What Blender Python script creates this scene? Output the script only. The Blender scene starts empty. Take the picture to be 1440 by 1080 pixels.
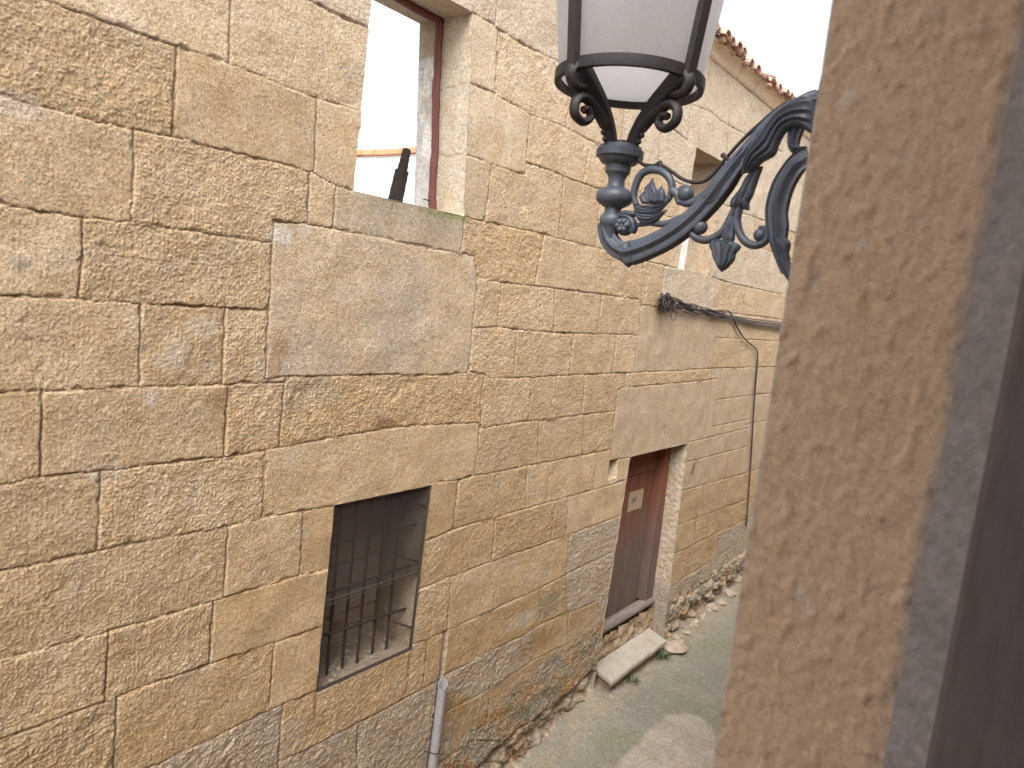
import bpy, bmesh, math, random
import numpy as np
from mathutils import Vector, noise as mnoise
random.seed(7); rng = np.random.default_rng(11)
C = bpy.context.scene.collection

# ------------------------------------------------------------------ camera calibration (fitted to the stone courses)
FPX = 999.0
CAM = np.array([0.0, -3.3, 4.1])
YAW, PITCH, ROLL = .65312, -.1264, .10919
def _rot():
    cy, sy, cp, sp = math.cos(YAW), math.sin(YAW), math.cos(PITCH), math.sin(PITCH)
    F = np.array([cy*cp, sy*cp, sp]); r0 = np.array([sy, -cy, 0.]); u0 = np.cross(r0, F)
    cr, sr = math.cos(ROLL), math.sin(ROLL)
    return np.array([cr*r0+sr*u0, -sr*r0+cr*u0, F])
RC = _rot()
def ray(x, y): return np.array([(x-720)/FPX, -(y-540)/FPX, 1.]) @ RC
def wy(x, y, Y=0.): d = ray(x, y); return CAM + d*(Y-CAM[1])/d[1]
def wx(x, y, X): d = ray(x, y); return CAM + d*(X-CAM[0])/d[0]
def wz(x, y, Z): d = ray(x, y); return CAM + d*(Z-CAM[2])/d[2]
def depth(p): return float((np.asarray(p)-CAM) @ RC[2])

# ------------------------------------------------------------------ helpers
def tag(o, label=None, cat=None, group=None, kind=None):
    if label: o['label'] = label
    if cat: o['category'] = cat
    if group: o['group'] = group
    if kind: o['kind'] = kind
    return o
def thing(name, label, cat, loc=(0, 0, 0), group=None):
    o = bpy.data.objects.new(name, None); C.objects.link(o); o.location = loc
    o.empty_display_size = .1
    return tag(o, label, cat, group)
def link(name, me, mat, parent=None, smooth=False):
    o = bpy.data.objects.new(name, me); C.objects.link(o)
    if mat: me.materials.append(mat)
    if parent is not None:
        o.parent = parent
        base = parent; off = Vector((0, 0, 0))
        while base is not None: off += base.location; base = base.parent
        o.location = -off
    if smooth:
        me.polygons.foreach_set('use_smooth', np.ones(len(me.polygons), dtype=bool))
    return o
class MB:
    """collects vertices and faces (world coordinates)"""
    def __init__(s): s.v = []; s.f = []
    def add(s, v, f):
        n = len(s.v); s.v.extend([tuple(map(float, p)) for p in v]); s.f.extend([tuple(i+n for i in q) for q in f])
    def box(s, a, b):
        (x0, y0, z0), (x1, y1, z1) = a, b
        s.add([(x0,y0,z0),(x1,y0,z0),(x1,y1,z0),(x0,y1,z0),(x0,y0,z1),(x1,y0,z1),(x1,y1,z1),(x0,y1,z1)],
              [(0,3,2,1),(4,5,6,7),(0,1,5,4),(1,2,6,5),(2,3,7,6),(3,0,4,7)])
    def tube(s, P, R, n=10, up=(1, 0, 0), sq=1.0, flute=0., cap=True, fl=3, ph=0.):
        P = [np.asarray(p, float) for p in P]; m = len(P)
        if not hasattr(R, '__len__'): R = [R]*m
        up = np.asarray(up, float); V = []
        for i in range(m):
            t = P[min(i+1, m-1)]-P[max(i-1, 0)]; t /= max(np.linalg.norm(t), 1e-9)
            a = up - t*(up@t)
            if np.linalg.norm(a) < .05: a = np.cross(t, [.3, .8, .1])
            a /= np.linalg.norm(a); b = np.cross(t, a)
            for k in range(n):
                th = 2*math.pi*k/n
                r = R[i]*(1+flute*math.cos(fl*th+ph))
                V.append(P[i]+a*math.cos(th)*r*sq+b*math.sin(th)*r)
        Fc = [(i*n+k, i*n+(k+1) % n, (i+1)*n+(k+1) % n, (i+1)*n+k) for i in range(m-1) for k in range(n)]
        if cap: Fc += [tuple(range(n-1, -1, -1)), tuple((m-1)*n+k for k in range(n))]
        s.add(V, Fc)
    def sphere(s, c, r, n=14, sc=(1, 1, 1)):
        V = []; Fc = []; m = n//2+1
        for i in range(m+1):
            ph = math.pi*i/m
            for k in range(n):
                th = 2*math.pi*k/n
                V.append((c[0]+r*sc[0]*math.sin(ph)*math.cos(th), c[1]+r*sc[1]*math.sin(ph)*math.sin(th), c[2]+r*sc[2]*math.cos(ph)))
        for i in range(m):
            for k in range(n): Fc.append((i*n+k, (i+1)*n+k, (i+1)*n+(k+1) % n, i*n+(k+1) % n))
        s.add(V, Fc)
    def lathe(s, axis, prof, n=28):
        """axis (x,y); prof list of (z,r)"""
        V = []; m = len(prof)
        for z, r in prof:
            for k in range(n):
                th = 2*math.pi*k/n; V.append((axis[0]+r*math.cos(th), axis[1]+r*math.sin(th), z))
        s.add(V, [(i*n+k, i*n+(k+1) % n, (i+1)*n+(k+1) % n, (i+1)*n+k) for i in range(m-1) for k in range(n)]
              + [tuple(range(n-1, -1, -1)), tuple((m-1)*n+k for k in range(n))])
    def mesh(s, name):
        me = bpy.data.meshes.new(name); me.from_pydata(s.v, [], s.f); me.validate(); me.update(); return me
    def build(s, name, mat, parent=None, smooth=False, bevel=0.):
        me = s.mesh(name)
        bm = bmesh.new(); bm.from_mesh(me)
        bmesh.ops.remove_doubles(bm, verts=bm.verts, dist=1e-5)
        bmesh.ops.recalc_face_normals(bm, faces=bm.faces)
        if bevel:
            es = [e for e in bm.edges if len(e.link_faces) == 2 and e.calc_face_angle() > .6]
            bmesh.ops.bevel(bm, geom=es, offset=bevel, segments=2, affect='EDGES', profile=.6)
        bm.to_mesh(me); bm.free()
        o = link(name, me, mat, parent, smooth)
        if smooth:
            try:
                md = o.modifiers.new('split', 'EDGE_SPLIT'); md.split_angle = math.radians(42)
            except Exception: pass
        return o
def catmull(P, n=6):
    P = [np.asarray(p, float) for p in P]
    out = []
    for i in range(len(P)-1):
        a = P[max(i-1, 0)]; b = P[i]; c = P[i+1]; d = P[min(i+2, len(P)-1)]
        for k in range(n):
            t = k/n
            out.append(.5*((2*b)+(-a+c)*t+(2*a-5*b+4*c-d)*t*t+(-a+3*b-3*c+d)*t**3))
    out.append(P[-1]); return out

# ---- numpy noise
_perm = rng.permutation(512).astype(np.int64)
_ga = rng.random(512)*2*np.pi; _gx, _gy = np.cos(_ga), np.sin(_ga)
def perlin(x, y, seed=0):
    xi = np.floor(x).astype(np.int64); yi = np.floor(y).astype(np.int64); xf = x-xi; yf = y-yi
    u = xf*xf*xf*(xf*(xf*6-15)+10); v = yf*yf*yf*(yf*(yf*6-15)+10)
    def g(ix, iy, dx, dy):
        h = _perm[(_perm[(ix+seed*37) & 511]+iy*3+seed*101) & 511]
        return _gx[h]*dx+_gy[h]*dy
    a = g(xi, yi, xf, yf); b = g(xi+1, yi, xf-1, yf); c = g(xi, yi+1, xf, yf-1); d = g(xi+1, yi+1, xf-1, yf-1)
    return ((a+(b-a)*u)*(1-v)+(c+(d-c)*u)*v)*1.5
def fbm(x, y, o=3, seed=0):
    s = 0; a = 1; t = 0
    for i in range(o): s = s+a*perlin(x*2**i, y*2**i, seed+i); t += a; a *= .5
    return s/t
def worley(x, y, seed=0):
    xi = np.floor(x).astype(np.int64); yi = np.floor(y).astype(np.int64)
    d1 = np.full(x.shape, 9.); d2 = d1.copy(); idd = np.zeros(x.shape)
    for ox in (-1, 0, 1):
        for oy in (-1, 0, 1):
            h = _perm[(_perm[(xi+ox+seed*13) & 511]+yi+oy) & 511]
            px = xi+ox+.15+.7*(h % 97)/97.; py = yi+oy+.15+.7*(h % 89)/89.
            d = np.hypot(px-x, py-y)
            m = d < d1
            d2 = np.where(m, d1, np.minimum(d2, d)); idd = np.where(m, (h*7 % 101)/101., idd); d1 = np.where(m, d, d1)
    return d1, d2, idd
def sstep(a, b, x):
    t = np.clip((x-a)/(b-a), 0, 1); return t*t*(3-2*t)
def mix(a, b, t): return a+(b-a)*t[..., None]

# ------------------------------------------------------------------ materials
def nodes(name):
    m = bpy.data.materials.new(name); m.use_nodes = True
    nt = m.node_tree; return m, nt, nt.nodes['Principled BSDF']
def texco(nt, scale=None):
    tc = nt.nodes.new('ShaderNodeTexCoord')
    if scale is None: return tc.outputs['Object']
    mp = nt.nodes.new('ShaderNodeMapping'); mp.inputs['Scale'].default_value = scale
    nt.links.new(tc.outputs['Object'], mp.inputs['Vector']); return mp.outputs['Vector']
def nnoise(nt, vec, scale, detail=4, rough=.6):
    n = nt.nodes.new('ShaderNodeTexNoise'); n.inputs['Scale'].default_value = scale
    n.inputs['Detail'].default_value = detail; n.inputs['Roughness'].default_value = rough
    nt.links.new(vec, n.inputs['Vector']); return n.outputs['Fac']
def ramp(nt, fac, stops):
    r = nt.nodes.new('ShaderNodeValToRGB'); e = r.color_ramp.elements
    while len(e) < len(stops): e.new(.5)
    for el, (p, c) in zip(e, stops): el.position = p; el.color = (*c, 1) if len(c) == 3 else c
    nt.links.new(fac, r.inputs['Fac']); return r.outputs['Color']
def mixc(nt, a, b, fac, mode='MIX'):
    n = nt.nodes.new('ShaderNodeMix'); n.data_type = 'RGBA'; n.blend_type = mode
    for sock, val in ((n.inputs[0], fac), (n.inputs[6], a), (n.inputs[7], b)):
        if hasattr(val, 'links'): nt.links.new(val, sock)
        elif isinstance(val, (int, float)): sock.default_value = val
        else: sock.default_value = (*val, 1)
    return n.outputs[2]
def bump(nt, bs, h, strength=.5, dist=.004):
    b = nt.nodes.new('ShaderNodeBump'); b.inputs['Strength'].default_value = strength; b.inputs['Distance'].default_value = dist
    nt.links.new(h, b.inputs['Height']); nt.links.new(b.outputs['Normal'], bs.inputs['Normal'])
def stone_mat(name, grain=1.0, bstr=.6, sc=1.0):
    m, nt, bs = nodes(name)
    at = nt.nodes.new('ShaderNodeAttribute'); at.attribute_name = 'tint'
    v = texco(nt)
    n1 = nnoise(nt, v, 38*sc, 5, .7); n2 = nnoise(nt, v, 170*sc, 4, .75); n3 = nnoise(nt, v, 9*sc, 4, .65)
    n4 = nnoise(nt, v, 85*sc, 4, .7)
    c = mixc(nt, at.outputs['Color'], ramp(nt, n1, [(.32, (.66, .60, .52)), (.5, (1, 1, 1)), (.7, (1.26, 1.23, 1.16))]), .62*grain, 'MULTIPLY')
    c = mixc(nt, c, ramp(nt, n4, [(.36, (.60, .53, .45)), (.5, (1, 1, 1)), (.64, (1.25, 1.25, 1.22))]), .62*grain, 'MULTIPLY')
    c = mixc(nt, c, ramp(nt, n2, [(.32, (.58, .52, .46)), (.5, (1, 1, 1)), (.66, (1.22, 1.22, 1.2))]), .8*grain, 'MULTIPLY')
    c = mixc(nt, c, ramp(nt, n3, [(.3, (.86, .8, .7)), (.55, (1, 1, 1)), (.75, (1.08, 1.08, 1.08))]), .8*grain, 'MULTIPLY')
    nt.links.new(c, bs.inputs['Base Color']); bs.inputs['Roughness'].default_value = .93
    bs.inputs['Specular IOR Level'].default_value = .2
    h = nt.nodes.new('ShaderNodeMath'); h.operation = 'ADD'; nt.links.new(n2, h.inputs[0]); nt.links.new(n1, h.inputs[1])
    bump(nt, bs, h.outputs[0], bstr, .006)
    return m
def simple(name, c0, c1, scale=30, rough=.7, metal=0., bstr=.3, bdist=.002, stretch=None, spec=.4, detail=5):
    m, nt, bs = nodes(name)
    v = texco(nt, stretch)
    n = nnoise(nt, v, scale, detail, .65); n2 = nnoise(nt, v, scale*5, 3, .7)
    c = ramp(nt, n, [(.32, c0), (.68, c1)])
    c = mixc(nt, c, ramp(nt, n2, [(.35, (.75, .75, .75)), (.6, (1.08, 1.08, 1.08))]), .7, 'MULTIPLY')
    nt.links.new(c, bs.inputs['Base Color']); bs.inputs['Roughness'].default_value = rough; bs.inputs['Metallic'].default_value = metal
    bs.inputs['Specular IOR Level'].default_value = spec
    bump(nt, bs, n2, bstr, bdist)
    return m
M_STONE = stone_mat('sandstone')
M_JAMB = stone_mat('jamb_stone', .42, .5, 2.6)
M_CORN = stone_mat('cornice_stone', .6, .3)
M_IRON = simple('painted_cast_iron', (.058, .070, .092), (.088, .102, .130), 22, .45, 0., .35, .0015, None, .5)
M_IRONDK = simple('black_iron', (.019, .0165, .018), (.034, .029, .030), 25, .6, 0., .4, .0015)
M_GRILLE = simple('rusty_dark_iron', (.022, .016, .014), (.045, .03, .023), 40, .8, 0., .4, .001)
M_NET = simple('dull_wire', (.05, .043, .039), (.10, .086, .078), 60, .7, 0, .1, .001)
M_RED = simple('red_brown_frame_paint', (.12, .036, .030), (.18, .068, .055), 18, .7, 0, .4, .002, (6, 6, 1))
M_CHAR = simple('charred_timber', (.012, .010, .010), (.05, .035, .028), 20, .8, 0, 1., .006, (8, 8, .8))
M_WHITE = simple('white_stucco', (.83, .84, .87), (.9, .9, .91), 6, .9, 0, .3, .004)
M_TILE = simple('terracotta', (.36, .21, .155), (.56, .38, .30), 9, .9, 0, .5, .004)
M_COPING = simple('orange_tile', (.62, .26, .13), (.75, .38, .22), 9, .9, 0, .3, .004)
M_CONC = simple('broken_stone', (.30, .235, .165), (.46, .385, .30), 12, .9, 0, .4, .003)
M_SLAB = simple('stone_slab', (.35, .305, .25), (.45, .40, .335), 9, .9, 0, .5, .004)
M_CABLE = simple('black_cable', (.03, .022, .022), (.06, .045, .042), 60, .6, 0, .2, .001)
M_PVC = simple('grey_plastic_pipe', (.25, .232, .235), (.32, .298, .30), 14, .6, 0, .15, .001, (4, 4, .6))
M_DARKFRAME = simple('dark_window_frame', (.10, .082, .077), (.14, .115, .108), 5, .75, 0, .2, .001, (4, 4, .5))
M_MORTAR = simple('grey_mortar', (.27, .235, .225), (.33, .29, .275), 22, .95, 0, .6, .004)
M_PAPER = simple('yellowed_notice', (.36, .27, .18), (.45, .35, .24), 40, .8, 0, .1, .001)
M_LEAF = simple('weed_leaf', (.03, .055, .02), (.055, .085, .03), 40, .7, 0, .1, .001)
M_DARKWOOD = simple('old_dark_boards', (.24, .19, .15), (.40, .325, .26), 7, .9, 0, .6, .004, (1, 1, 9))
M_PLASTER = simple('room_plaster', (.45, .42, .38), (.5, .47, .43), 5, .9, 0, .2, .002)
M_BARE = simple('bare_earth', (.20, .17, .13), (.27, .235, .18), 3, .95, 0, .5, .01)
M_MARK = simple('faded_black_paint', (.05, .04, .035), (.09, .075, .06), 60, .9)

def door_mat():
    m, nt, bs = nodes('weathered_red_door')
    v = texco(nt, (14, 14, .9)); o = texco(nt)
    n = nnoise(nt, v, 3.2, 6, .7); n2 = nnoise(nt, o, 3.5, 4, .6)
    sx = nt.nodes.new('ShaderNodeSeparateXYZ'); nt.links.new(o, sx.inputs[0])
    a = nt.nodes.new('ShaderNodeMath'); a.operation = 'MULTIPLY_ADD'
    nt.links.new(n2, a.inputs[0]); a.inputs[1].default_value = 1.1; nt.links.new(sx.outputs['Z'], a.inputs[2])
    mr = nt.nodes.new('ShaderNodeMapRange'); mr.inputs[1].default_value = 1.75; mr.inputs[2].default_value = 2.6
    nt.links.new(a.outputs[0], mr.inputs[0])
    wood = ramp(nt, n, [(.3, (.08, .053, .042)), (.55, (.135, .096, .077)), (.75, (.2, .155, .13))])
    red = ramp(nt, n, [(.3, (.13, .042, .026)), (.6, (.20, .068, .040)), (.8, (.24, .108, .075))])
    c = mixc(nt, wood, red, mr.outputs[0])
    nt.links.new(c, bs.inputs['Base Color']); bs.inputs['Roughness'].default_value = .8
    bump(nt, bs, n, .5, .004); return m
M_DOOR = door_mat()
M_WOODGREY = simple('weathered_grey_wood', (.16, .13, .115), (.27, .225, .2), 4, .85, 0, .6, .004, (1, 9, 9))

def glass_mat(name, tpf):
    m, nt, bs = nodes(name)
    out = nt.nodes['Material Output']; nt.nodes.remove(bs)
    v = texco(nt); n = nnoise(nt, v, 260, 3, .7); n2 = nnoise(nt, v, 7, 3, .6); n3 = nnoise(nt, v, 45, 4, .7)
    col = ramp(nt, n2, [(.3, (.90, .91, .96)), (.7, (.955, .965, .99))])
    col = mixc(nt, col, ramp(nt, n, [(.38, (.80, .79, .80)), (.52, (1, 1, 1))]), .45, 'MULTIPLY')
    col = mixc(nt, col, ramp(nt, n3, [(.30, (.88, .87, .87)), (.46, (1, 1, 1))]), .4, 'MULTIPLY')
    tr = nt.nodes.new('ShaderNodeBsdfTranslucent'); df = nt.nodes.new('ShaderNodeBsdfDiffuse'); gl = nt.nodes.new('ShaderNodeBsdfGlossy')
    tp = nt.nodes.new('ShaderNodeBsdfTransparent')
    gl.inputs['Roughness'].default_value = .25
    for s in (tr, df): nt.links.new(col, s.inputs['Color'])
    def mx(a, b, f):
        x = nt.nodes.new('ShaderNodeMixShader'); x.inputs[0].default_value = f
        nt.links.new(a, x.inputs[1]); nt.links.new(b, x.inputs[2]); return x.outputs[0]
    s = mx(tr.outputs[0], df.outputs[0], .09); s = mx(s, tp.outputs[0], tpf); s = mx(s, gl.outputs[0], .05)
    b = nt.nodes.new('ShaderNodeBump'); b.inputs['Strength'].default_value = .5; b.inputs['Distance'].default_value = .002
    nt.links.new(n, b.inputs['Height'])
    for x in (tr, df, gl): nt.links.new(b.outputs[0], x.inputs['Normal'])
    nt.links.new(s, out.inputs['Surface']); return m
M_GLASS = glass_mat('frosted_lantern_glass', .12); M_CLEAR = glass_mat('clear_lantern_glass', .93)

# ------------------------------------------------------------------ the stone joints, read off the photograph and laid on the wall plane
J = """
60,-3 80,5 113,18 180,42 247,64 320,88 380,112 443,137 507,155
327,-40 325,0 322,87
249,66 246,120 243,191
447,137 444,190 442,242
433,-2 500,32 520,40
0,133 60,150 150,174 188,182 243,192 300,207 400,231 440,243 472,261 497,268
189,182 187,267 183,303 190,313
435,246 433,312
472,262 468,321
0,286 70,299 118,306 190,313 270,325 360,339 383,341
383,341 387,312 430,314 470,322 547,337 620,352 668,360
653,307 651,330 648,355
383,341 381,400 378,436 373,534
372,534 403,530 480,528 557,527 610,528 658,524
668,360 671,392 667,440 664,462 660,522
0,415 60,418 113,421 200,427 317,433 378,437
118,306 115,360 113,421
199,427 196,544
317,433 313,541
0,552 60,550 197,544 313,541 372,538 401,538 403,530
59,551 57,670
321,541 315,642
400,537 393,630
0,682 60,671 150,663 187,657 320,642 393,630 460,617 547,602 617,597 673,595
142,665 137,775
375,634 369,728
0,804 60,792 137,776 190,763 315,742 370,728 428,719 468,711
321,741 315,839
427,719 421,810
0,932 75,909 153,888 240,864 315,840 418,810 462,801
153,888 148,988
301,845 294,934
0,1041 74,1013 148,988 220,959 294,935 385,904 453,881
387,904 378,993
60,1150 190,1090 307,1035 400,989 443,972
165,984 160,1080 150,1150
398,989 392,1074
370,1085 392,1073 480,1029 506,1016 608,962 625,950 671,927 691,914 733,896 761,878 798,862 842,845
506,1016 501,1085 497,1140
392,1074 387,1150
602,899 594,967
579,907 602,899 629,887 710,850 757,829 800,806 850,782 863,776
606,680 627,676 645,675 667,670 742,655 775,649 815,641 857,633
645,675 637,746
742,655 740,685 739,717
774,650 769,708
839,638 834,690
597,762 637,745 700,727 767,708 832,690 878,676
697,729 692,789
780,709 775,760
798,702 796,753
588,830 632,812 692,790 740,773 800,752 874,725
634,811 629,887
801,752 796,808
759,829 761,878
796,809 798,862
665,18 696,35 701,41 742,65 780,84 880,142 945,181 968,198
700,-10 696,34
701,41 697,100 696,132
655,114 696,132 745,160 797,180 835,200 935,248 980,270
746,160 738,245
805,98 796,181
615,214 630,211 662,219 692,231 737,245 741,228 780,242 819,258 845,266 935,303 965,314
828,212 820,260
692,231 682,310
793,248 786,335
845,266 838,349
650,303 677,311 747,325 787,335 844,350 900,366 935,373
765,331 758,370 752,402
844,350 838,414
905,366 902,422
935,373 929,432
668,360 669,380 673,391 707,397 751,402 838,413 902,422 903,429 928,432 1026,440 1091,448
664,462 700,459 727,464 807,469 898,471
706,397 700,460
781,407 779,467
847,415 840,470
902,429 898,471 891,524
660,522 680,526 687,532 747,531 800,528 891,524 960,521 1001,518 1081,516
728,464 723,530
807,469 800,528
867,471 862,526
869,550 875,545 902,543 990,535 1009,533
881,525 879,545
673,595 677,602 729,594 773,590 816,584 866,578
681,527 676,567 677,602
748,531 743,592
823,528 818,584
869,549 863,600 858,648
857,648 888,643
675,602 668,670
759,592 755,652
821,584 819,641
969,622 998,615 1055,601
1007,475 1001,518 999,565 990,613
967,650 1050,628
960,690 1052,664
952,739 1026,711 1049,703
944,781 970,769 1007,750 1040,735
1011,748 1007,790
925,840 960,815 1000,790 1040,762
1007,475 1081,479
1009,562 1077,553
1002,600 1056,589
1001,389 1026,398 1099,414
934,373 953,378
1049,402 1044,444
1007,391 1004,434
1020,531 1014,596
1043,478 1039,517
1030,440 1024,477
1008,620 1003,640
1025,640 1019,672
990,680 985,724
1020,672 1015,714
980,724 974,766
1000,80 1045,119 1087,155
972,147 967,198
975,148 1000,157 1013,170 1047,188 1100,214
1025,165 1021,225
990,140 1000,90
1017,287 1048,301 1095,317
1054,343 1095,358
1062,302 1058,345
1047,188 1042,242
880,142 872,214
930,172 924,242
627,1002 671,979 707,958 748,930 800,904
800,862 798,905
690,965 684,1020
750,880 748,930
616,1075 665,1041 700,1042 735,1023 777,994 829,946
640,1000 632,1068
700,930 694,965
842,845 833,944
"""
segs = []                                   # polylines in wall coordinates (x, z)
for ln in J.strip().splitlines():
    pts = [tuple(map(float, p.split(','))) for p in ln.split()]
    segs.append([(wy(*p)[0], wy(*p)[2]) for p in pts])
# courses carried on beyond the frame of the photograph
lefts = [wy(0, y)[2] for y in (133, 286, 415, 552, 682, 804, 932, 1041)]
lefts += [lefts[0]+.42, lefts[0]+.84, lefts[0]+1.27, lefts[-1]-.4, lefts[-1]-.82, lefts[-1]-1.25, lefts[-1]-1.7]
for z in lefts:
    x1 = .95
    if z > lefts[0]+.3: x1 = .95+(z-4.97)/.371
    if z < lefts[7]-.2: x1 = .95+(1.84-z)*1.5
    segs.append([(-2.6, z+.02), (-1, z), (x1, z)])
lz = sorted(lefts)
for a, b in zip(lz[:-1], lz[1:]):
    x = -2.4+random.random()*.6
    while x < .8:
        segs.append([(x, a), (x, b)]); x += .5+random.random()*.5
rz = [wy(1081, y)[2] for y in (479, 516, 553, 590)]+[wy(1052, 664)[2], wy(1049, 703)[2], wy(1040, 735)[2], wy(1091, 448)[2], wy(1099, 414)[2], wy(1095, 358)[2], wy(1095, 317)[2], wy(1090, 235)[2], 6.2]
rz = sorted(rz)
for z in rz: segs.append([(9.6, z), (15, z-.02)])
for a, b in zip(rz[:-1], rz[1:]):
    x = 10.6+random.random()*.5
    while x < 15: segs.append([(x, a), (x, b)]); x += .6+random.random()*.6

# openings: x = a + b*(z-z0) on each side, bottom, top
OPEN = {
 'w1': dict(L=((2.649, 4.583), (2.669, 5.605)), R=((3.584, 4.564), (3.484, 5.826)), b=4.572, t=5.83),
 'w2': dict(L=((6.915, 4.536), (6.96, 5.768)), R=((7.72, 4.536), (7.78, 5.77)), b=4.536, t=5.775),
 'w3': dict(L=((2.663, 1.517), (2.691, 2.721)), R=((3.484, 1.517), (3.524, 2.73)), b=1.517, t=2.725),
 'door': dict(L=((6.31, .667), (6.413, 2.583)), R=((7.891, .658), (7.806, 2.59)), b=-.02, t=2.587),
}
def edge(o, side, z):
    (x0, z0), (x1, z1) = o[side]
    x = x0+(x1-x0)*(np.asarray(z)-z0)/(z1-z0)
    w = .010 if o is not OPEN['w3'] else .003
    return x+w*perlin(np.asarray(z)*9., np.zeros_like(np.asarray(z, float))+x0*3, 5)+.5*w*perlin(np.asarray(z)*31., np.zeros_like(np.asarray(z, float))+x0*3, 6)

# ------------------------------------------------------------------ grid of the facade
def axis(stops):
    out = [stops[0][0]]
    for (a, s0), (b, s1) in zip(stops[:-1], stops[1:]):
        x = a
        while x < b-1e-6:
            s = s0+(s1-s0)*(x-a)/(b-a); x += s; out.append(min(x, b))
    return np.array(sorted(set(out)))
XS = axis([(-2.5, .05), (.6, .03), (.85, .0045), (3.6, .0055), (7, .0115), (10.6, .02), (11.2, .05), (14.5, .05)])
ZS = axis([(-.5, .02), (-.1, .0075), (1.7, .0058), (5.3, .0055), (5.8, .0065), (6.7, .0075)])
GX, GZ = np.meshgrid(XS, ZS, indexing='ij')
nx, nz = GX.shape

# flood fill labels on a coarse raster
RS = .02; rx0, rz0 = -2.6, -.6; RW, RH = 870, 375
bar = np.zeros((RW, RH), bool)
for pl in segs:
    for (xa, za), (xb, zb) in zip(pl[:-1], pl[1:]):
        n = int(max(abs(xb-xa), abs(zb-za))/RS*3)+2
        xs = np.linspace(xa, xb, n); zs = np.linspace(za, zb, n)
        for ddx, ddz in ((0, 0), (.5, 0), (-.5, 0), (0, .5), (0, -.5)):
            i = np.clip(((xs-rx0)/RS+ddx).astype(int), 0, RW-1); k = np.clip(((zs-rz0)/RS+ddz).astype(int), 0, RH-1)
            bar[i, k] = True
rgx = rx0+(np.arange(RW)+.5)*RS; rgz = rz0+(np.arange(RH)+.5)*RS
for o in OPEN.values():
    m = (rgx[:, None] > edge(o, 'L', rgz)[None, :]) & (rgx[:, None] < edge(o, 'R', rgz)[None, :]) & (rgz[None, :] > o['b']) & (rgz[None, :] < o['t'])
    bar |= m
lab = np.where(bar, -1, 0).astype(int); nl = 0
for i in range(RW):
    for k in range(RH):
        if lab[i, k] == 0:
            nl += 1; st = [(i, k)]; lab[i, k] = nl
            while st:
                a, b = st.pop()
                for c, d in ((a+1, b), (a-1, b), (a, b+1), (a, b-1)):
                    if 0 <= c < RW and 0 <= d < RH and lab[c, d] == 0: lab[c, d] = nl; st.append((c, d))
for _ in range(6):                          # grow labels over the joint cells
    for ax, s in ((0, 1), (0, -1), (1, 1), (1, -1)):
        r = np.roll(lab, s, ax); lab = np.where((lab < 0) & (r > 0), r, lab)
lab = np.maximum(lab, 0)
def label_at(px, py):
    p = wy(px, py); return lab[int((p[0]-rx0)/RS), int((p[2]-rz0)/RS)]

WXn = GX+.006*perlin(GX*14, GZ*14, 1)+.003*perlin(GX*45, GZ*45, 2)
WZn = GZ+.006*perlin(GX*14, GZ*14, 3)+.003*perlin(GX*45, GZ*45, 4)
DJ = np.full(GX.shape, .2)
def seg_dist(pl, DJ):
    for (xa, za), (xb, zb) in zip(pl[:-1], pl[1:]):
        i0, i1 = np.searchsorted(XS, [min(xa, xb)-.09, max(xa, xb)+.09]); k0, k1 = np.searchsorted(ZS, [min(za, zb)-.09, max(za, zb)+.09])
        if i1 <= i0 or k1 <= k0: continue
        x = WXn[i0:i1, k0:k1]; z = WZn[i0:i1, k0:k1]
        dx, dz = xb-xa, zb-za; L = dx*dx+dz*dz+1e-12
        t = np.clip(((x-xa)*dx+(z-za)*dz)/L, 0, 1)
        d = np.hypot(x-xa-t*dx, z-za-t*dz)
        DJ[i0:i1, k0:k1] = np.minimum(DJ[i0:i1, k0:k1], d)
DV = np.full(GX.shape, .2)
for pl in segs:
    for a_, b_ in zip(pl[:-1], pl[1:]):
        seg_dist([a_, b_], DV if abs(b_[1]-a_[1]) > abs(b_[0]-a_[0]) else DJ)
DH = DJ; DJ = np.minimum(DJ, DV)

LAB = lab[np.clip(((GX-rx0)/RS).astype(int), 0, RW-1), np.clip(((GZ-rz0)/RS).astype(int), 0, RH-1)]
hA = rng.random(nl+2); hB = rng.random(nl+2); hC = rng.random(nl+2); hD = rng.random(nl+2)
rough = .55+.55*hA                                        # how coarsely a block is pecked
gray = np.zeros(nl+2); pale = .35*hB; och = .5*hC; rub = np.zeros(nl+2)
def setb(pts, r=None, g=None, p=None, o=None, u=None):
    for px, py in pts:
        l = label_at(px, py)
        if l == 0: continue
        if r is not None: rough[l] = r
        if g is not None: gray[l] = g
        if p is not None: pale[l] = p
        if o is not None: och[l] = o
        if u is not None: rub[l] = u
setb([(340, 150), (480, 210)], r=.3)
setb([(90, 230)], r=.55, p=.1); setb([(90, 90), (290, 260)], r=1.15, p=.05); setb([(250, 370)], r=1.1); setb([(420, 80), (270, 40)], r=.6, p=.4)
setb([(520, 430)], r=.42, g=.35, p=.35, o=.3)
setb([(560, 310)], r=.25, g=.75, p=.2, o=0)              # sill below the upper window
setb([(520, 655)], r=.4, g=.1, p=.2, o=.45)              # lintel of the barred window
setb([(445, 760), (615, 720), (430, 930), (400, 850)], r=.25, o=.75)
setb([(680, 70), (670, 160), (660, 260), (600, -4)], r=.28, p=.55, o=.1)
setb([(950, 470), (960, 585)], r=.15, g=.4, p=.25, o=.1)
setb([(970, 395)], r=.2, g=.8, p=.6, o=0)
setb([(480, 575), (715, 355)], r=1.2, o=.8, p=0)
setb([(340, 1060)], r=1.2, g=1., p=.2, o=0, u=.35)
setb([(850, 690), (848, 665)], r=.2, p=.3)
setb([(720, 880), (700, 900), (660, 900)], r=.7, o=.8, u=.1)
setb([(920, 130), (960, 110), (1000, 120), (1040, 160), (985, 170), (1000, 190), (900, 180)], r=.7, p=.9, g=.5, o=0)
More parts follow.
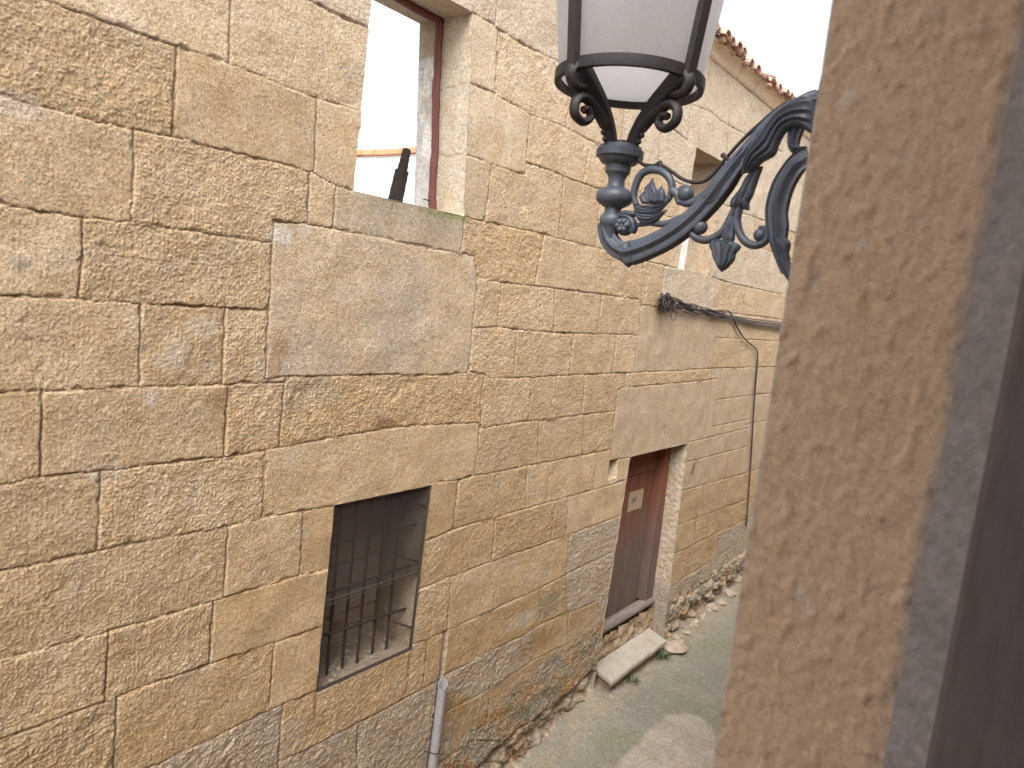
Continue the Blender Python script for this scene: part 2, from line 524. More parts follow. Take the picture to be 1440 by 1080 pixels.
setb([(900, 300), (870, 310), (915, 230)], p=.5)

LXY = (LAB*7.31) % 50
ang = (np.array([-.7, -.45, .6, .2, -.9])[(LAB*3) % 5])
ru = GX*np.cos(ang)+GZ*np.sin(ang)+.01*perlin(GX*20, GZ*20, 15); rv = -GX*np.sin(ang)+GZ*np.cos(ang)+.008*perlin(GX*24, GZ*24, 16)
rel0 = perlin(GX*4+LXY, GZ*4.5, 14); rel1 = perlin(GX*19+LXY, GZ*21, 11)
strk = perlin(ru*20+LXY, rv*62, 12); strk = np.sign(strk)*np.abs(strk)**.75
rel2 = perlin(GX*52+LXY, GZ*56, 17); rel3 = perlin(GX*105+LXY, GZ*112, 13)
crumb, _c2, _c3 = worley(GX*34+LXY+.35*rel1, GZ*38+.35*rel2, 5)
R_ = rough[LAB]*.8; sk = (hC[LAB] > .45)
Hh = .0068*rel0 + R_*(.0026*rel1+np.where(sk, .0018*strk, .0022*(crumb-.5))+.0075*(np.abs(rel2)-.25)+.0050*(np.abs(rel3)-.25)+.0022*perlin(GX*165, GZ*170, 18))
# worn / spalled spots
sp = sstep(.32, .5, fbm(GX*6+3, GZ*6, 3, 21))
Hh -= .005*sp*R_
# joints
jw = .0030+.0028*fbm(GX*3.1, GZ*3.1, 2, 31)+.0035*sstep(3.6, 7, GX)
jopen = .58+.45*fbm(GX*1.9+9, GZ*1.9, 2, 33)             # some joints are flush with mortar
jopen = np.where(GX > 5, jopen*.9, jopen)
chip = sstep(.22, .6, perlin(GX*13, GZ*13, 35))*.015
gv = (1-sstep(0., 1., DV/(jw*1.25+chip+.004)))
g = np.maximum(1-sstep(0., 1., DH/(jw*.7+chip+.002)), gv)
pil = 1-sstep(0., .018, DJ)
Hh -= .016*np.clip(jopen, .3, 1.1)*g + .0020*pil*(.3+R_)
Hh += (hD[LAB]-.5)*.004                                   # blocks stand slightly proud or back

# the rough base of the wall
oz = np.interp(GX, [wy(*p)[0] for p in ((579, 907), (629, 887), (710, 850), (757, 829), (800, 806), (863, 776))], [wy(*p)[2] for p in ((579, 907), (629, 887), (710, 850), (757, 829), (800, 806), (863, 776))])
pz = np.interp(GX, [wy(*p)[0] for p in ((608, 962), (691, 914), (761, 878), (842, 845))], [wy(*p)[2] for p in ((608, 962), (691, 914), (761, 878), (842, 845))])
rzz = np.interp(GX, [4.0, 4.69, 5.03, 5.5, 6.15, 6.3, 7.9, 8.3, 9, 10.2, 14], [.0, .22, .23, .23, .33, .3, .3, .32, .34, .36, .36])
upz = np.interp(GX, [3.6, 4.3, 5.2, 6.4, 7.85, 8.2, 9.0, 10.3, 14], [.25, .72, .85, 1.0, .75, .62, .68, .72, .7])
basem = sstep(0, .18, upz+.12*fbm(GX*2.2, GZ*2.2, 3, 41)-GZ)*sstep(3.2, 4.0, GX)
w1d, w2d, wid = worley(GX*5.2+.25*perlin(GX*8, GZ*8, 43), GZ*7.5+.25*perlin(GX*8, GZ*8, 44), 3)
lump = np.clip(1-w1d*1.5, 0, 1)
gr1, gr2, _g3 = worley(GX*24+.5*perlin(GX*18, GZ*18, 43), GZ*27+.5*perlin(GX*18, GZ*18, 44), 9)
Hh += basem*(.012*fbm(GX*9, GZ*9, 4, 45)+.010*(.55-gr1)+.008*np.abs(perlin(GX*55, GZ*55, 47))+.004*perlin(GX*110, GZ*110, 46))
fd = sstep(-.03, .03, rzz+.02*perlin(GX*6, GZ*6, 48)-GZ)*sstep(3.9, 4.3, GX)
Hh += fd*(-.055+.085*np.minimum(lump, .45+.4*wid)*(wid > .25)+.035*fbm(GX*11, GZ*11, 4, 49))
rb = rub[LAB]
Hh += rb*.012*fbm(GX*22, GZ*22, 3, 51)
rightb = sstep(7.9, 8.1, GX)*sstep(0, .1, np.interp(GX, [8, 9, 10.5, 14], [.62, .66, .7, .7])-GZ)
Hh += rightb*(-.015+.05*np.minimum(lump, .5)*(.3+wid)+.03*fbm(GX*13, GZ*13, 4, 53))
# niche left of the door
nc = wy(862, 660)
nich = (np.abs(GX-nc[0]) < .085) & (np.abs(GZ-nc[2]) < .10)
Hh = np.where(nich, -.09, Hh)
# narrow chase above the plastic pipe
c0, c1 = wy(627, 886), wy(619, 964); c2 = wy(604, 1080)
cx = np.interp(GZ, [c2[2]-1, c2[2], c1[2], c0[2]], [c2[0]-.02, c2[0], c1[0], c0[0]])
chase = (1-sstep(.018, .034, np.abs(GX-cx+.006*perlin(GZ*20, GX*0, 52))))*(GZ < c0[2]).astype(float)
Hh -= .028*chase

# ---- colours (what the stone itself is; no light in it)
T = np.empty(GX.shape+(3,)); T[...] = (.465, .352, .233)
OCH = np.array([.465, .328, .182]); PALE = np.array([.56, .475, .375]); GRAY = np.array([.41, .37, .315]); BRN = np.array([.37, .245, .14]); LICH = np.array([.235, .225, .165])
low = sstep(3.6, 1.4, GZ); hi = sstep(4.6, 6.2, GZ)
big = fbm(GX*1.1, GZ*1.1, 4, 61); med = fbm(GX*5, GZ*5, 4, 62); fine = fbm(GX*15, GZ*15, 3, 63)
T = mix(T, OCH, np.clip(och[LAB]*.7+.45*low+.5*med+.25*big-.1, 0, .9))
T = mix(T, PALE, np.clip(pale[LAB]*.8+.5*hi+.5*fbm(GX*3.3+5, GZ*3.3, 4, 64)-.12, 0, .9))
T = mix(T, GRAY, np.clip(gray[LAB]*(1-((GX < wy(163, 1040)[0]) & (GZ < 2.4)))*(.65+.5*med)+.9*sstep(.25, .6, fbm(GX*4.1, GZ*4.1+7, 4, 65))*.5, 0, .95))
T = mix(T, BRN, np.clip(sstep(.12, .55, fine+.4*med)*.5*(.4+R_*.5), 0, .7))
T *= (1+.13*(hB[LAB]-.5))[..., None]
ggr = basem*np.clip(.6+1.2*fbm(GX*2.6+3, GZ*3.5, 3, 66), 0, 1)
T = mix(T, GRAY*.86, ggr*.85)
T = mix(T, BRN*np.array([1.12, 1.0, .82]), np.clip(basem*1.3*sstep(.05, .4, fbm(GX*2.9+13, GZ*4.5, 3, 67)), 0, .8))
T = mix(T, LICH, np.clip(basem*1.1*sstep(.05, .45, fbm(GX*4+31, GZ*4, 4, 68)), 0, .7))
MOR = np.array([.15, .095, .055])
T *= (1+basem*(.5*perlin(GX*48, GZ*50, 55)+.3*perlin(GX*95, GZ*98, 56)))[..., None]
T = mix(T, MOR, np.clip(np.maximum(g*.85*np.clip(jopen, .3, 1), gv*(.3+.6*np.clip(jopen, .3, 1))), 0, .9))
T = mix(T, np.array([.30, .24, .18]), fd*.55)
T = mix(T, np.array([.34, .31, .29]), chase*.9)
T = mix(T, np.array([.42, .36, .30]), nich*.8)
def spot(px, py, rx, rz, col, k, nsc=9.):
    global T
    p = wy(px, py); d = np.hypot((GX-p[0])/rx, (GZ-p[2])/rz)+.55*fbm(GX*nsc, GZ*nsc, 3, int(px) % 50)
    T = mix(T, np.array(col), k*(1-sstep(.45, 1.05, d)))
spot(625, 300, .30, .05, (.17, .19, .035), .75, 18)       # moss at the foot of the upper window
spot(590, 300, .55, .16, (.30, .275, .21), .5)
spot(560, 450, .28, .5, (.34, .325, .29), .4)
spot(430, 520, .35, .3, (.36, .34, .30), .35)
spot(388, 505, .07, .22, (.38, .23, .14), .55)             # reddish edge of the big block
spot(395, 330, .08, .07, (.58, .54, .49), .75)
spot(429, 326, .06, .05, (.6, .56, .5), .6)
spot(28, 371, .045, .035, (.29, .275, .24), .6)
spot(15, 145, .16, .06, (.47, .43, .38), .5)
spot(210, 560, .05, .05, (.55, .5, .44), .6); spot(148, 660, .1, .06, (.5, .46, .4), .4)
spot(240, 500, .1, .1, (.5, .45, .38), .5); spot(280, 460, .12, .06, (.56, .5, .42), .5)
spot(300, 560, .1, .07, (.28, .17, .09), .5)
spot(540, 595, .12, .05, (.24, .14, .07), .7)
spot(442, 990, .018, .13, (.25, .12, .055), .75, 22); spot(573, 945, .022, .22, (.26, .13, .06), .6, 22)
spot(700, 195, .09, .07, (.50, .33, .22), .45, 25); spot(650, 185, .07, .3, (.40, .38, .35), .6)
spot(862, 678, .10, .02, (.62, .57, .5), .9, 30)
spot(775, 850, .3, .13, (.25, .245, .18), .55); spot(735, 870, .3, .1, (.45, .41, .34), .6)
spot(760, 900, .4, .13, (.35, .205, .105), .65); spot(640, 990, .16, .16, (.40, .25, .085), .6)
spot(1000, 765, .2, .16, (.36, .22, .13), .5); spot(1025, 765, .15, .12, (.33, .31, .29), .6)
spot(1020, 700, .8, .7, (.40, .29, .19), .45)
spot(400, 1040, .2, .2, (.36, .33, .28), .4)

def color_attr(me, cols):
    a = me.color_attributes.new('tint', 'FLOAT_COLOR', 'POINT')
    c = np.ones((len(me.vertices), 4), np.float32); c[:, :3] = np.clip(cols.reshape(-1, 3), .01, .9)
    a.data.foreach_set('color', c.ravel())
def grid_mesh(name, V, cols, keep=None, flip=False):
    n, m = V.shape[:2]
    idx = np.arange(n*m).reshape(n, m)
    q = np.stack([idx[:-1, :-1], idx[1:, :-1], idx[1:, 1:], idx[:-1, 1:]], -1).reshape(-1, 4)
    if flip: q = q[:, ::-1]
    if keep is not None: q = q[keep.reshape(-1)]
    used = np.zeros(n*m, bool); used[q.ravel()] = True
    remap = np.cumsum(used)-1
    v = V.reshape(-1, 3)[used]; q = remap[q]
    me = bpy.data.meshes.new(name)
    me.vertices.add(len(v)); me.vertices.foreach_set('co', v.astype(np.float32).ravel())
    me.loops.add(q.size); me.loops.foreach_set('vertex_index', q.astype(np.int32).ravel())
    me.polygons.add(len(q)); me.polygons.foreach_set('loop_start', np.arange(0, q.size, 4, dtype=np.int32))
    me.update(calc_edges=True); me.validate()
    if cols is not None: color_attr(me, cols.reshape(-1, 3)[used])
    return me

facade = thing('ruined_house', 'long ruined stone house front of pale yellow ashlar blocks facing the narrow street', 'house', (6, 0, 0))
V = np.stack([GX, -Hh, GZ], -1)
cxq = (GX[:-1, :-1]+GX[1:, 1:])/2; czq = (GZ[:-1, :-1]+GZ[1:, 1:])/2
keep = np.ones(cxq.shape, bool)
for nm, o in OPEN.items():
    e = .004
    keep &= ~((cxq > edge(o, 'L', czq)-e*0) & (cxq < edge(o, 'R', czq)) & (czq > o['b']) & (czq < o['t']))
link('wall', grid_mesh('wall', V, T, keep), M_STONE, facade, True)

# reveals of the openings -------------------------------------------------
def reveal(name, o, depth_, cols, sides='LRBT', mat=M_STONE, amp=.004, y0=-.002):
    mb = []
    nyy = max(8, int(depth_/.012))
    def emit(fn, nu, colf):
        u = np.linspace(0, 1, nu); v = np.linspace(0, 1, nyy); U, W = np.meshgrid(u, v, indexing='ij')
        P, K = fn(U, W); col = colf(P); mb.append((P, col))
    zb, zt = o['b'], o['t']
    nzz = int((zt-zb)/.012)
    for sd, s in (('L', 1), ('R', -1)):
        if sd not in sides: continue
        def fn(U, W, sd=sd, s=s):
            z = zb+(zt-zb)*U; y = y0+(depth_-y0)*W
            (xa, za), (xb, zb_) = o[sd]; xl_in = xa+(xb-xa)*(z-za)/(zb_-za)
            fw = np.clip(1-W*9, 0, 1); x = edge(o, sd, z)*fw+xl_in*(1-fw)-s*(amp*fbm(y*22, z*22, 4, 71))*(1-fw)
            return np.stack([x, y, z], -1), None
        emit(fn, nzz, cols)
    for sd, z0 in (('B', zb), ('T', zt)):
        if sd not in sides: continue
        def fn(U, W, z0=z0):
            xl, xr = edge(o, 'L', np.full(U.shape, z0)), edge(o, 'R', np.full(U.shape, z0))
            x = xl+(xr-xl)*U; y = y0+(depth_-y0)*W
            return np.stack([x, y, z0+amp*fbm(x*25, y*25, 3, 72)], -1), None
        emit(fn, 70, cols)
    vs = []; cs = []; fs = []; off = 0
    for P, col in mb:
        n, m = P.shape[:2]; idx = np.arange(n*m).reshape(n, m)+off
        fs.append(np.stack([idx[:-1, :-1], idx[1:, :-1], idx[1:, 1:], idx[:-1, 1:]], -1).reshape(-1, 4))
        vs.append(P.reshape(-1, 3)); cs.append(col.reshape(-1, 3)); off += n*m
    me = bpy.data.meshes.new(name); me.from_pydata(np.concatenate(vs).tolist(), [], np.concatenate(fs).tolist()); me.update()
    color_attr(me, np.concatenate(cs))
    return link(name, me, mat, facade, True)
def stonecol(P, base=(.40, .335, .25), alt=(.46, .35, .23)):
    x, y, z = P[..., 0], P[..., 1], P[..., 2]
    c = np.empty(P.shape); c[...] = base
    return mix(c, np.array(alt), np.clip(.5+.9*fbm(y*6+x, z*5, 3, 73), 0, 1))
def col_w1(P):
    c = stonecol(P, (.50, .46, .40), (.52, .44, .34)); y, z = P[..., 1], P[..., 2]
    j = sstep(.006, .0, np.abs(z-5.42+.1*y-.02*perlin(y*9, z*0, 74)))+sstep(.008, .0, np.abs(z-4.965-.05*y-.02*perlin(y*9, z*0, 75)))
    c = mix(c, np.array([.2, .15, .1]), np.clip(j, 0, 1)*.8*(y < .29))
    pl = sstep(.29, .30, y+.004*perlin(z*9, y*9, 76))*(z > 4.5)
    c = mix(c, np.array([.80, .79, .80]), pl*.9)
    gry = pl*sstep(-.05, .05, fbm(y*7, z*3+2, 3, 77)+.35*sstep(5.0, 4.9, z)+.25*sstep(.40, .47, y)-.05)
    c = mix(c, np.array([.58, .57, .57]), gry*.9)
    c = mix(c, np.array([.40, .33, .26]), pl*sstep(5.62, 5.66, z+.1*y))
    return c
reveal('window_reveal', OPEN['w1'], .48, col_w1)
def col_w2(P):
    c = stonecol(P, (.38, .32, .25), (.42, .32, .22)); y, z = P[..., 1], P[..., 2]
    pl = sstep(.30, .315, y+.006*perlin(z*9, y*9, 78))*sstep(5.12, 5.08, z)
    return mix(c, np.array([.78, .76, .74]), pl)
reveal('window_reveal', OPEN['w2'], .48, col_w2)
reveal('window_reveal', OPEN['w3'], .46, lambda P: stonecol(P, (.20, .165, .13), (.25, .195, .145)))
def col_dr(P):
    c = stonecol(P, (.43, .385, .32), (.47, .38, .28)); z = P[..., 2]; y = P[..., 1]
    j = sum(sstep(.009, .0, np.abs(z-k+.03*perlin(y*9, z*0+k, 79)-s*y)) for k, s in ((1.22, .1), (.86, -.1), (1.62, .05)))
    c = mix(c, np.array([.2, .15, .11]), np.clip(j, 0, 1)*.8)
    return mix(c, np.array([.33, .29, .24]), sstep(.9, .7, z))
reveal('door_reveal', OPEN['door'], .34, col_dr, 'LRT', amp=.010)

# the back and the top of the wall, with the openings left free
def holed(mb, xs, zs, holes, y, flip=False):
    xs = sorted(xs); zs = sorted(zs)
    for xa, xb in zip(xs[:-1], xs[1:]):
        for za, zb in zip(zs[:-1], zs[1:]):
            xm, zm = (xa+xb)/2, (za+zb)/2
            if any(h[0] < xm < h[1] and h[2] < zm < h[3] for h in holes): continue
            f = [(0, 1, 2, 3)] if not flip else [(3, 2, 1, 0)]
            mb.add([(xa, y, za), (xb, y, za), (xb, y, zb), (xa, y, zb)], f)
hl = [(2.65, 3.59, 4.57, 5.83), (6.93, 7.76, 4.536, 5.775)]
mb = MB(); holed(mb, [-2.5, 2.65, 3.59, 6.93, 7.76, 14.5], [-.5, 4.536, 4.57, 5.775, 5.83, 6.68], hl, .481, True)
mb.add([(-2.5, .481, 6.68), (14.5, .481, 6.68), (14.5, .03, 6.68), (-2.5, .03, 6.68)], [(0, 1, 2, 3)])
for x in (-2.5, 14.5): mb.add([(x, .01, -.5), (x, .481, -.5), (x, .481, 6.68), (x, .01, 6.68)], [(0, 1, 2, 3)])
me = mb.mesh('wall_back'); cc = np.tile(np.array([[.42, .34, .25]]), (len(me.vertices), 1)); color_attr(me, cc); link('wall_back', me, M_STONE, facade)

# cornice: a moulded stone band
prof = [(.02, 6.652), (-.008, 6.655), (-.022, 6.668), (-.034, 6.70), (-.05, 6.735), (-.075, 6.765), (-.10, 6.783), (-.112, 6.79), (.02, 6.80)]
xs = np.arange(-2.5, 14.5, .04); Vc = np.zeros((len(xs), len(prof), 3)); K = np.zeros((len(xs), len(prof), 3))
for k, (y, z) in enumerate(prof):
    jj = np.abs(((xs+.25*np.sin(np.floor(xs/.72)*3.3)) % .72)-.03) < .025
    w = .006*perlin(xs*5, np.full(xs.shape, k*.7), 81)+.006*perlin(xs*19, np.full(xs.shape, k*.7), 82)
    Vc[:, k] = np.stack([xs, y-w*(0 if k in (0, 8) else 1)+jj*.008, z+w*.5], -1)
    K[:, k] = np.array([.56, .445, .33])*(1+.22*fbm(xs*2, np.full(xs.shape, k*.4), 3, 83))[:, None]*np.where(jj, .82, 1)[:, None]
link('cornice', grid_mesh('cornice', Vc, K), M_CORN, facade, True)

# ragged roof tiles on the cornice
mb = MB(); x = 3.6; rr = random.Random(5)
while x < 14.3:
    r = .064+rr.random()*.02; dz = rr.uniform(-.014, .014); yf = -.165+rr.uniform(-.045, .045)
    miss = rr.random() < .13
    for up in (1, 0):
        if up and miss: continue
        cx_ = x+(0 if up else .085); zc = 6.765+dz if up else 6.80+dz
        zc = 6.805+dz if up else 6.868+dz
        ring = []
        for j, (y, zz) in enumerate(((yf+(0 if up else .03), 0), (.12, .09), (.46, .19))):
            for t in range(9):
                a = math.pi*t/8; s = 1 if up else -1
                for rad in (r, r-.014):
                    ring.append((cx_+rad*math.cos(a)*(1-.08*j), y, zc+zz+s*rad*math.sin(a)*.85))
        n = 18; fc = []
        for j in range(2):
            for t in range(8):
                a0 = j*n+t*2; fc += [(a0, a0+2, a0+n+2, a0+n), (a0+1, a0+n+1, a0+n+3, a0+3)]
        for t in range(8): fc.append((t*2, t*2+1, t*2+3, t*2+2))
        mb.add(ring, fc)
    # broken mortar lumps under the tile ends
    for q in range(3):
        mb.sphere((x+rr.uniform(-.1, .1), -.09+rr.uniform(-.04, .03), 6.805+rr.uniform(-.012, .03)), rr.uniform(.025, .05), 7, (1.2, 1, .7))
    x += .17+rr.uniform(-.03, .03)
mb.build('roof', M_TILE, facade, True)

# red remains of the window frame in the upper opening
fr = thing('red_frame_root', None, None); bpy.data.objects.remove(fr)
mb = MB()
zz = np.linspace(4.585, 5.83, 26)
P = [(float(edge(OPEN['w1'], 'R', z))-.022+.004*math.sin(z*9), .275, z) for z in zz]
mb.tube(P, [.026+.005*mnoise.noise((z*7, 1, 2)) for z in zz], 8, (1, 0, 0), 1.0)
fr = mb.build('window_frame', M_RED, facade, True)
mb = MB(); P = [(x, .275, 5.812+.004*math.sin(x*11)) for x in np.linspace(2.66, 3.5, 16)]
mb.tube(P, .024, 8, (0, 0, 1)); mb.build('head_rail', M_RED, fr, True)
mb = MB(); mb.tube([(3.53, .275, 4.66), (3.47, .27, 4.664), (3.462, .268, 4.66)], .004, 6, (0, 1, 0)); mb.build('hinge_pin', M_GRILLE, fr)

# barred window -------------------------------------------------------------
w3 = OPEN['w3']
gr = MB()
def wl(z): return float(edge(w3, 'L', z))
def wr(z): return float(edge(w3, 'R', z))
fz0, fz1 = 1.517, 2.725
gframe = MB()
for (a, b) in (((wl(fz0)+.008, .012, fz0+.01), (wl(fz1)+.008, .012, fz1-.01)), ((wr(fz0)-.008, .012, fz0+.01), (wr(fz1)-.008, .012, fz1-.01)),
               ((wl(fz0), .012, fz0+.008), (wr(fz0), .012, fz0+.008)), ((wl(fz1), .012, fz1-.008), (wr(fz1), .012, fz1-.008))):
    gframe.tube([a, b], .012, 4, (0, 1, 0))
grille = gframe.build('window_grille', M_GRILLE, facade)
GY = .17
barpx = [((459, 947), (480, 712)), ((481, 938), (500, 708)), ((502, 930), (521, 702)), ((523, 920), (541, 697)), ((543, 912), (561, 690))]
for (a, b) in barpx:
    p = wz(*a, fz0+.01); q = (p[0]+.012, p[1], fz1)
    GY = p[1]
    mb = MB(); mb.tube([(p[0], min(max(p[1], .1), .3), fz0), (p[0]+.012, min(max(p[1], .1), .3), fz1)], .0098, 6, (0, 1, 0)); mb.build('bar', M_GRILLE, grille)
gy = float(np.mean([min(max(wz(*a, fz0+.01)[1], .1), .3) for a, _ in barpx]))
for py_l, py_r in (((456, 893), (551, 863)), ((467, 764), (585, 737)), ((462, 834), (588, 792))):
    p, q = wy(*py_l, gy-.015), wy(*py_r, gy-.015)
    zz = (p[2]+q[2])/2
    mb = MB(); mb.tube([(wl(zz)+.01, gy-.015, p[2]), (wr(zz)+.0, gy-.015, q[2])], .0088, 6, (0, 1, 0)); mb.build('cross_bar', M_GRILLE, grille)
for a, b in (((551, 863), (578, 883)), ((565, 776), (588, 792)), ((572, 698), (602, 712))):
    q = wy(*b, .02); z = q[2]
    mb = MB(); mb.tube([(wr(z)-.11, gy-.02, z+.045), (wr(z)-.004, .02, z)], .008, 6, (0, 0, 1)); mb.build('brace', M_GRILLE, grille)
mesh = MB()
def wire(a, b, r=.0013): mesh.tube([a, b], r, 3, (0, 1, 0), cap=False)
zt_, zb_ = 2.715, 2.10
xl_, xr_ = wl(2.4)+.01, wr(2.4)-.01; Wd = xr_-xl_; Hd = zt_-zb_
st = .021
for s in (1, -1):                                        # diagonal wires clipped to the panel
    k = -Hd
    while k < Wd:
        x0, z0, x1, z1 = k, 0., k+Hd, Hd
        if x0 < 0: z0 = -x0; x0 = 0.
        if x1 > Wd: z1 -= x1-Wd; x1 = Wd
        if x1 > x0:
            f = (lambda x: xl_+x) if s == 1 else (lambda x: xr_-x)
            wire((f(x0), .02, zb_+z0), (f(x1), .02, zb_+z1))
        k += st
# hanging ragged hem of the netting and the looser second layer
k = 0.
while k < Wd:
    wire((xl_+k, .02, zb_), (xl_+k+.008, .024, zb_-.02-.025*random.random())); k += .012
for i in range(int(Hd/.045)): wire((xl_, .032, zb_+.045*i), (xr_, .034, zb_+.045*i+.02), .0009)
for i in range(int(Wd/.045)): wire((xl_+.045*i, .033, zb_), (xl_+.045*i+.02, .033, zt_), .0009)
mesh.tube([(xl_, .02, zb_), (xr_, .02, zb_)], .003, 5, (0, 1, 0))
mesh.tube([(xl_, .026, zb_-.035), (xr_, .026, zb_-.02)], .0025, 5, (0, 1, 0))
mesh.build('wire_netting', M_NET, grille)
# old boards behind the bars
mb = MB(); z = 1.5; rr = random.Random(3)
while z < 2.8:
    h = .10+rr.random()*.07; mb.box((2.55, .425+rr.uniform(-.012, .012), z), (3.66, .47, z+h-.008)); z += h
sh = mb.build('shutter', M_DARKWOOD, facade, bevel=.003)
for i in range(7):
    mb = MB(); x = 2.72+.12*(i % 5)+rr.uniform(-.02, .02); z = 1.65+.33*(i % 3)+rr.uniform(-.05, .08)
    mb.box((x, .385, z), (x+rr.uniform(.05, .1), .412, z+rr.uniform(.06, .11))); mb.build('wooden_block', M_DARKWOOD, sh)
mb = MB()
for i in range(60):
    mb.sphere((rr.uniform(2.7, 3.46), rr.uniform(.05, .4), 1.521), rr.uniform(.004, .02), 6, (1.3, 1, .6))
tag(mb.build('sill_rubble', M_BARE, facade, True), kind='stuff')

# the door --------------------------------------------------------------------
door = MB()
zb0, zt0 = .56, 2.21; x = 6.37; rr = random.Random(8)
while x < 7.62:
    w = min(.19+rr.uniform(-.02, .02), 7.66-x); door.box((x, .30+rr.uniform(-.003, .003), zb0), (x+w-.014, .335, zt0)); x += w
door.box((6.3, .338, .5), (7.9, .345, 2.6))
dr = door.build('door', M_DOOR, facade, bevel=.004)
mb = MB(); mb.box((6.3, .285, 2.225), (7.66, .335, 2.6)); mb.build('transom_panel', M_DOOR, dr, bevel=.004)
mb = MB(); mb.box((7.665, .195, .60), (7.87, .337, 2.6)); mb.build('frame_post', M_DOOR, dr, bevel=.012)
mb = MB(); mb.box((6.2, .195, .60), (6.36, .337, 2.6)); mb.build('frame_post', M_DOOR, dr, bevel=.012)
mb = MB(); mb.tube([(6.25, .235, .545), (7.0, .232, .548), (7.93, .235, .545)], .062, 12, (0, 1, 0), 1.1); mb.build('threshold', M_WOODGREY, dr, True)
a, b = wy(888, 692, .296), wy(903, 712, .296)
mb = MB(); mb.box((a[0]-.04, .294, b[2]-.01), (b[0]-.02, .2985, a[2]-.0)); pl = mb.build('notice', M_PAPER, dr)
mb = MB(); mb.box((a[0]+.03, .2925, b[2]+.08), (a[0]+.14, .2936, b[2]+.15)); mb.build('printed_figure', M_WOODGREY, pl)
# rough masonry under the threshold
u = np.linspace(6.2, 7.98, 150); v = np.linspace(-.2, .49, 60); U, W = np.meshgrid(u, v, indexing='ij')
Pm = np.stack([U, .165-.045*fbm(U*8, W*8, 4, 91)-.012*fbm(U*30, W*30, 3, 93)-.02*sstep(.36, .2, W), W], -1)
K = np.empty(Pm.shape); K[...] = (.37, .30, .215); K = mix(K, np.array([.34, .235, .15]), np.clip(.25+fbm(U*4, W*6, 3, 92), 0, 1))
link('door_foundation', grid_mesh('door_foundation', Pm, K), M_STONE, facade, True)

# painted mark beside the door
mk = MB(); p0 = wy(974, 656)
pts = [(math.sin(2*t)*.020+.012*math.cos(t), .055*math.cos(t)) for t in np.linspace(0, 2*math.pi*.93, 40)]
mk.tube([(p0[0]+1.9*a, -.016, p0[2]+1.5*b) for a, b in pts], .006, 5, (0, 1, 0), .4)
mk.build('painted_number', M_MARK, facade)

# ------------------------------------------------------------------ step, pipe, cables, post, wall behind
def slab(name, corners, z, th, mat):
    mb = MB(); cs = [np.array(c) for c in corners]
    ring = []
    for i in range(4):
        a, b = cs[i], cs[(i+1) % 4]
        for t in np.linspace(0, 1, 14, endpoint=False):
            p = a+(b-a)*t; n_ = mnoise.noise((p[0]*6, p[1]*6, 3.))*.012; ring.append((p[0]+n_, p[1]+n_*.8))
    N = len(ring); c = np.mean(ring, axis=0)
    def lvl(s, zz): return [(c[0]+(p[0]-c[0])*s[0], c[1]+(p[1]-c[1])*s[1], zz+.004*mnoise.noise((p[0]*5, p[1]*5, 1.))) for p in ring]
    V = lvl((1, 1), z-th)+lvl((1.004, 1.01), z-.015)+lvl((.99, .96), z); 
    F = [(l*N+i, l*N+(i+1) % N, (l+1)*N+(i+1) % N, (l+1)*N+i) for l in (0, 1) for i in range(N)]+[tuple(range(N-1, -1, -1)), tuple(2*N+i for i in range(N))]
    mb.add(V, F); return mb.build(name, mat)
st_ = slab('door_step', [(6.28, -.20), (7.60, -.175), (7.72, .12), (6.40, .12)], .275, .05, M_SLAB)
tag(st_, 'worn pale stone slab forming the step below the red door', 'step')
mb = MB()
mb.box((6.40, -.13, -.1), (7.56, .1, .224)); 
o = mb.build('step_bedding', M_STONE, st_, bevel=.02); color_attr(o.data, np.tile(np.array([[.27, .22, .16]]), (len(o.data.vertices), 1)))

pt = thing('drainpipe', 'short cut-off grey plastic pipe standing against the foot of the stone wall', 'pipe', (3.79, -.05, .3))
p1, p2 = wy(623, 962, -.05), wy(608, 1080, -.05)
dv = (p2-p1)/np.linalg.norm(p2-p1); p3 = p1+dv*1.75
mb = MB(); n = 20
for rad in (.044, .037):
    pass
V = []; F = []
for q in (p1, p2, p3):
    for rad in (.036, .031):
        for k in range(n):
            a = 2*math.pi*k/n; tilt = (.028*math.cos(a-.6) if q is p1 else 0)
            V.append((q[0]+rad*math.cos(a), q[1]+rad*math.sin(a), q[2]+tilt))
for l in range(2):
    for k in range(n):
        k2 = (k+1) % n; b0 = l*2*n; b1 = (l+1)*2*n
        F += [(b0+k, b0+k2, b1+k2, b1+k), (b0+n+k, b1+n+k, b1+n+k2, b0+n+k2)]
for k in range(n): F.append((k, n+k, n+(k+1) % n, (k+1) % n))
mb.add(V, F); mb.build('pipe', M_PVC, pt, True)
mb = MB()
for zz in (.62,):
    q = p1+dv*((zz-p1[2])/dv[2]); mb.tube([(q[0]+0.039*math.cos(a), q[1]+0.039*math.sin(a), q[2]) for a in np.linspace(math.pi*.9, math.pi*2.1, 12)], .004, 5, (0, 0, 1))
    mb.tube([(q[0]-.039, q[1]+.01, q[2]), (q[0]-.06, .0, q[2])], .004, 5, (0, 0, 1))
mb.build('pipe_clip', M_GRILLE, pt)

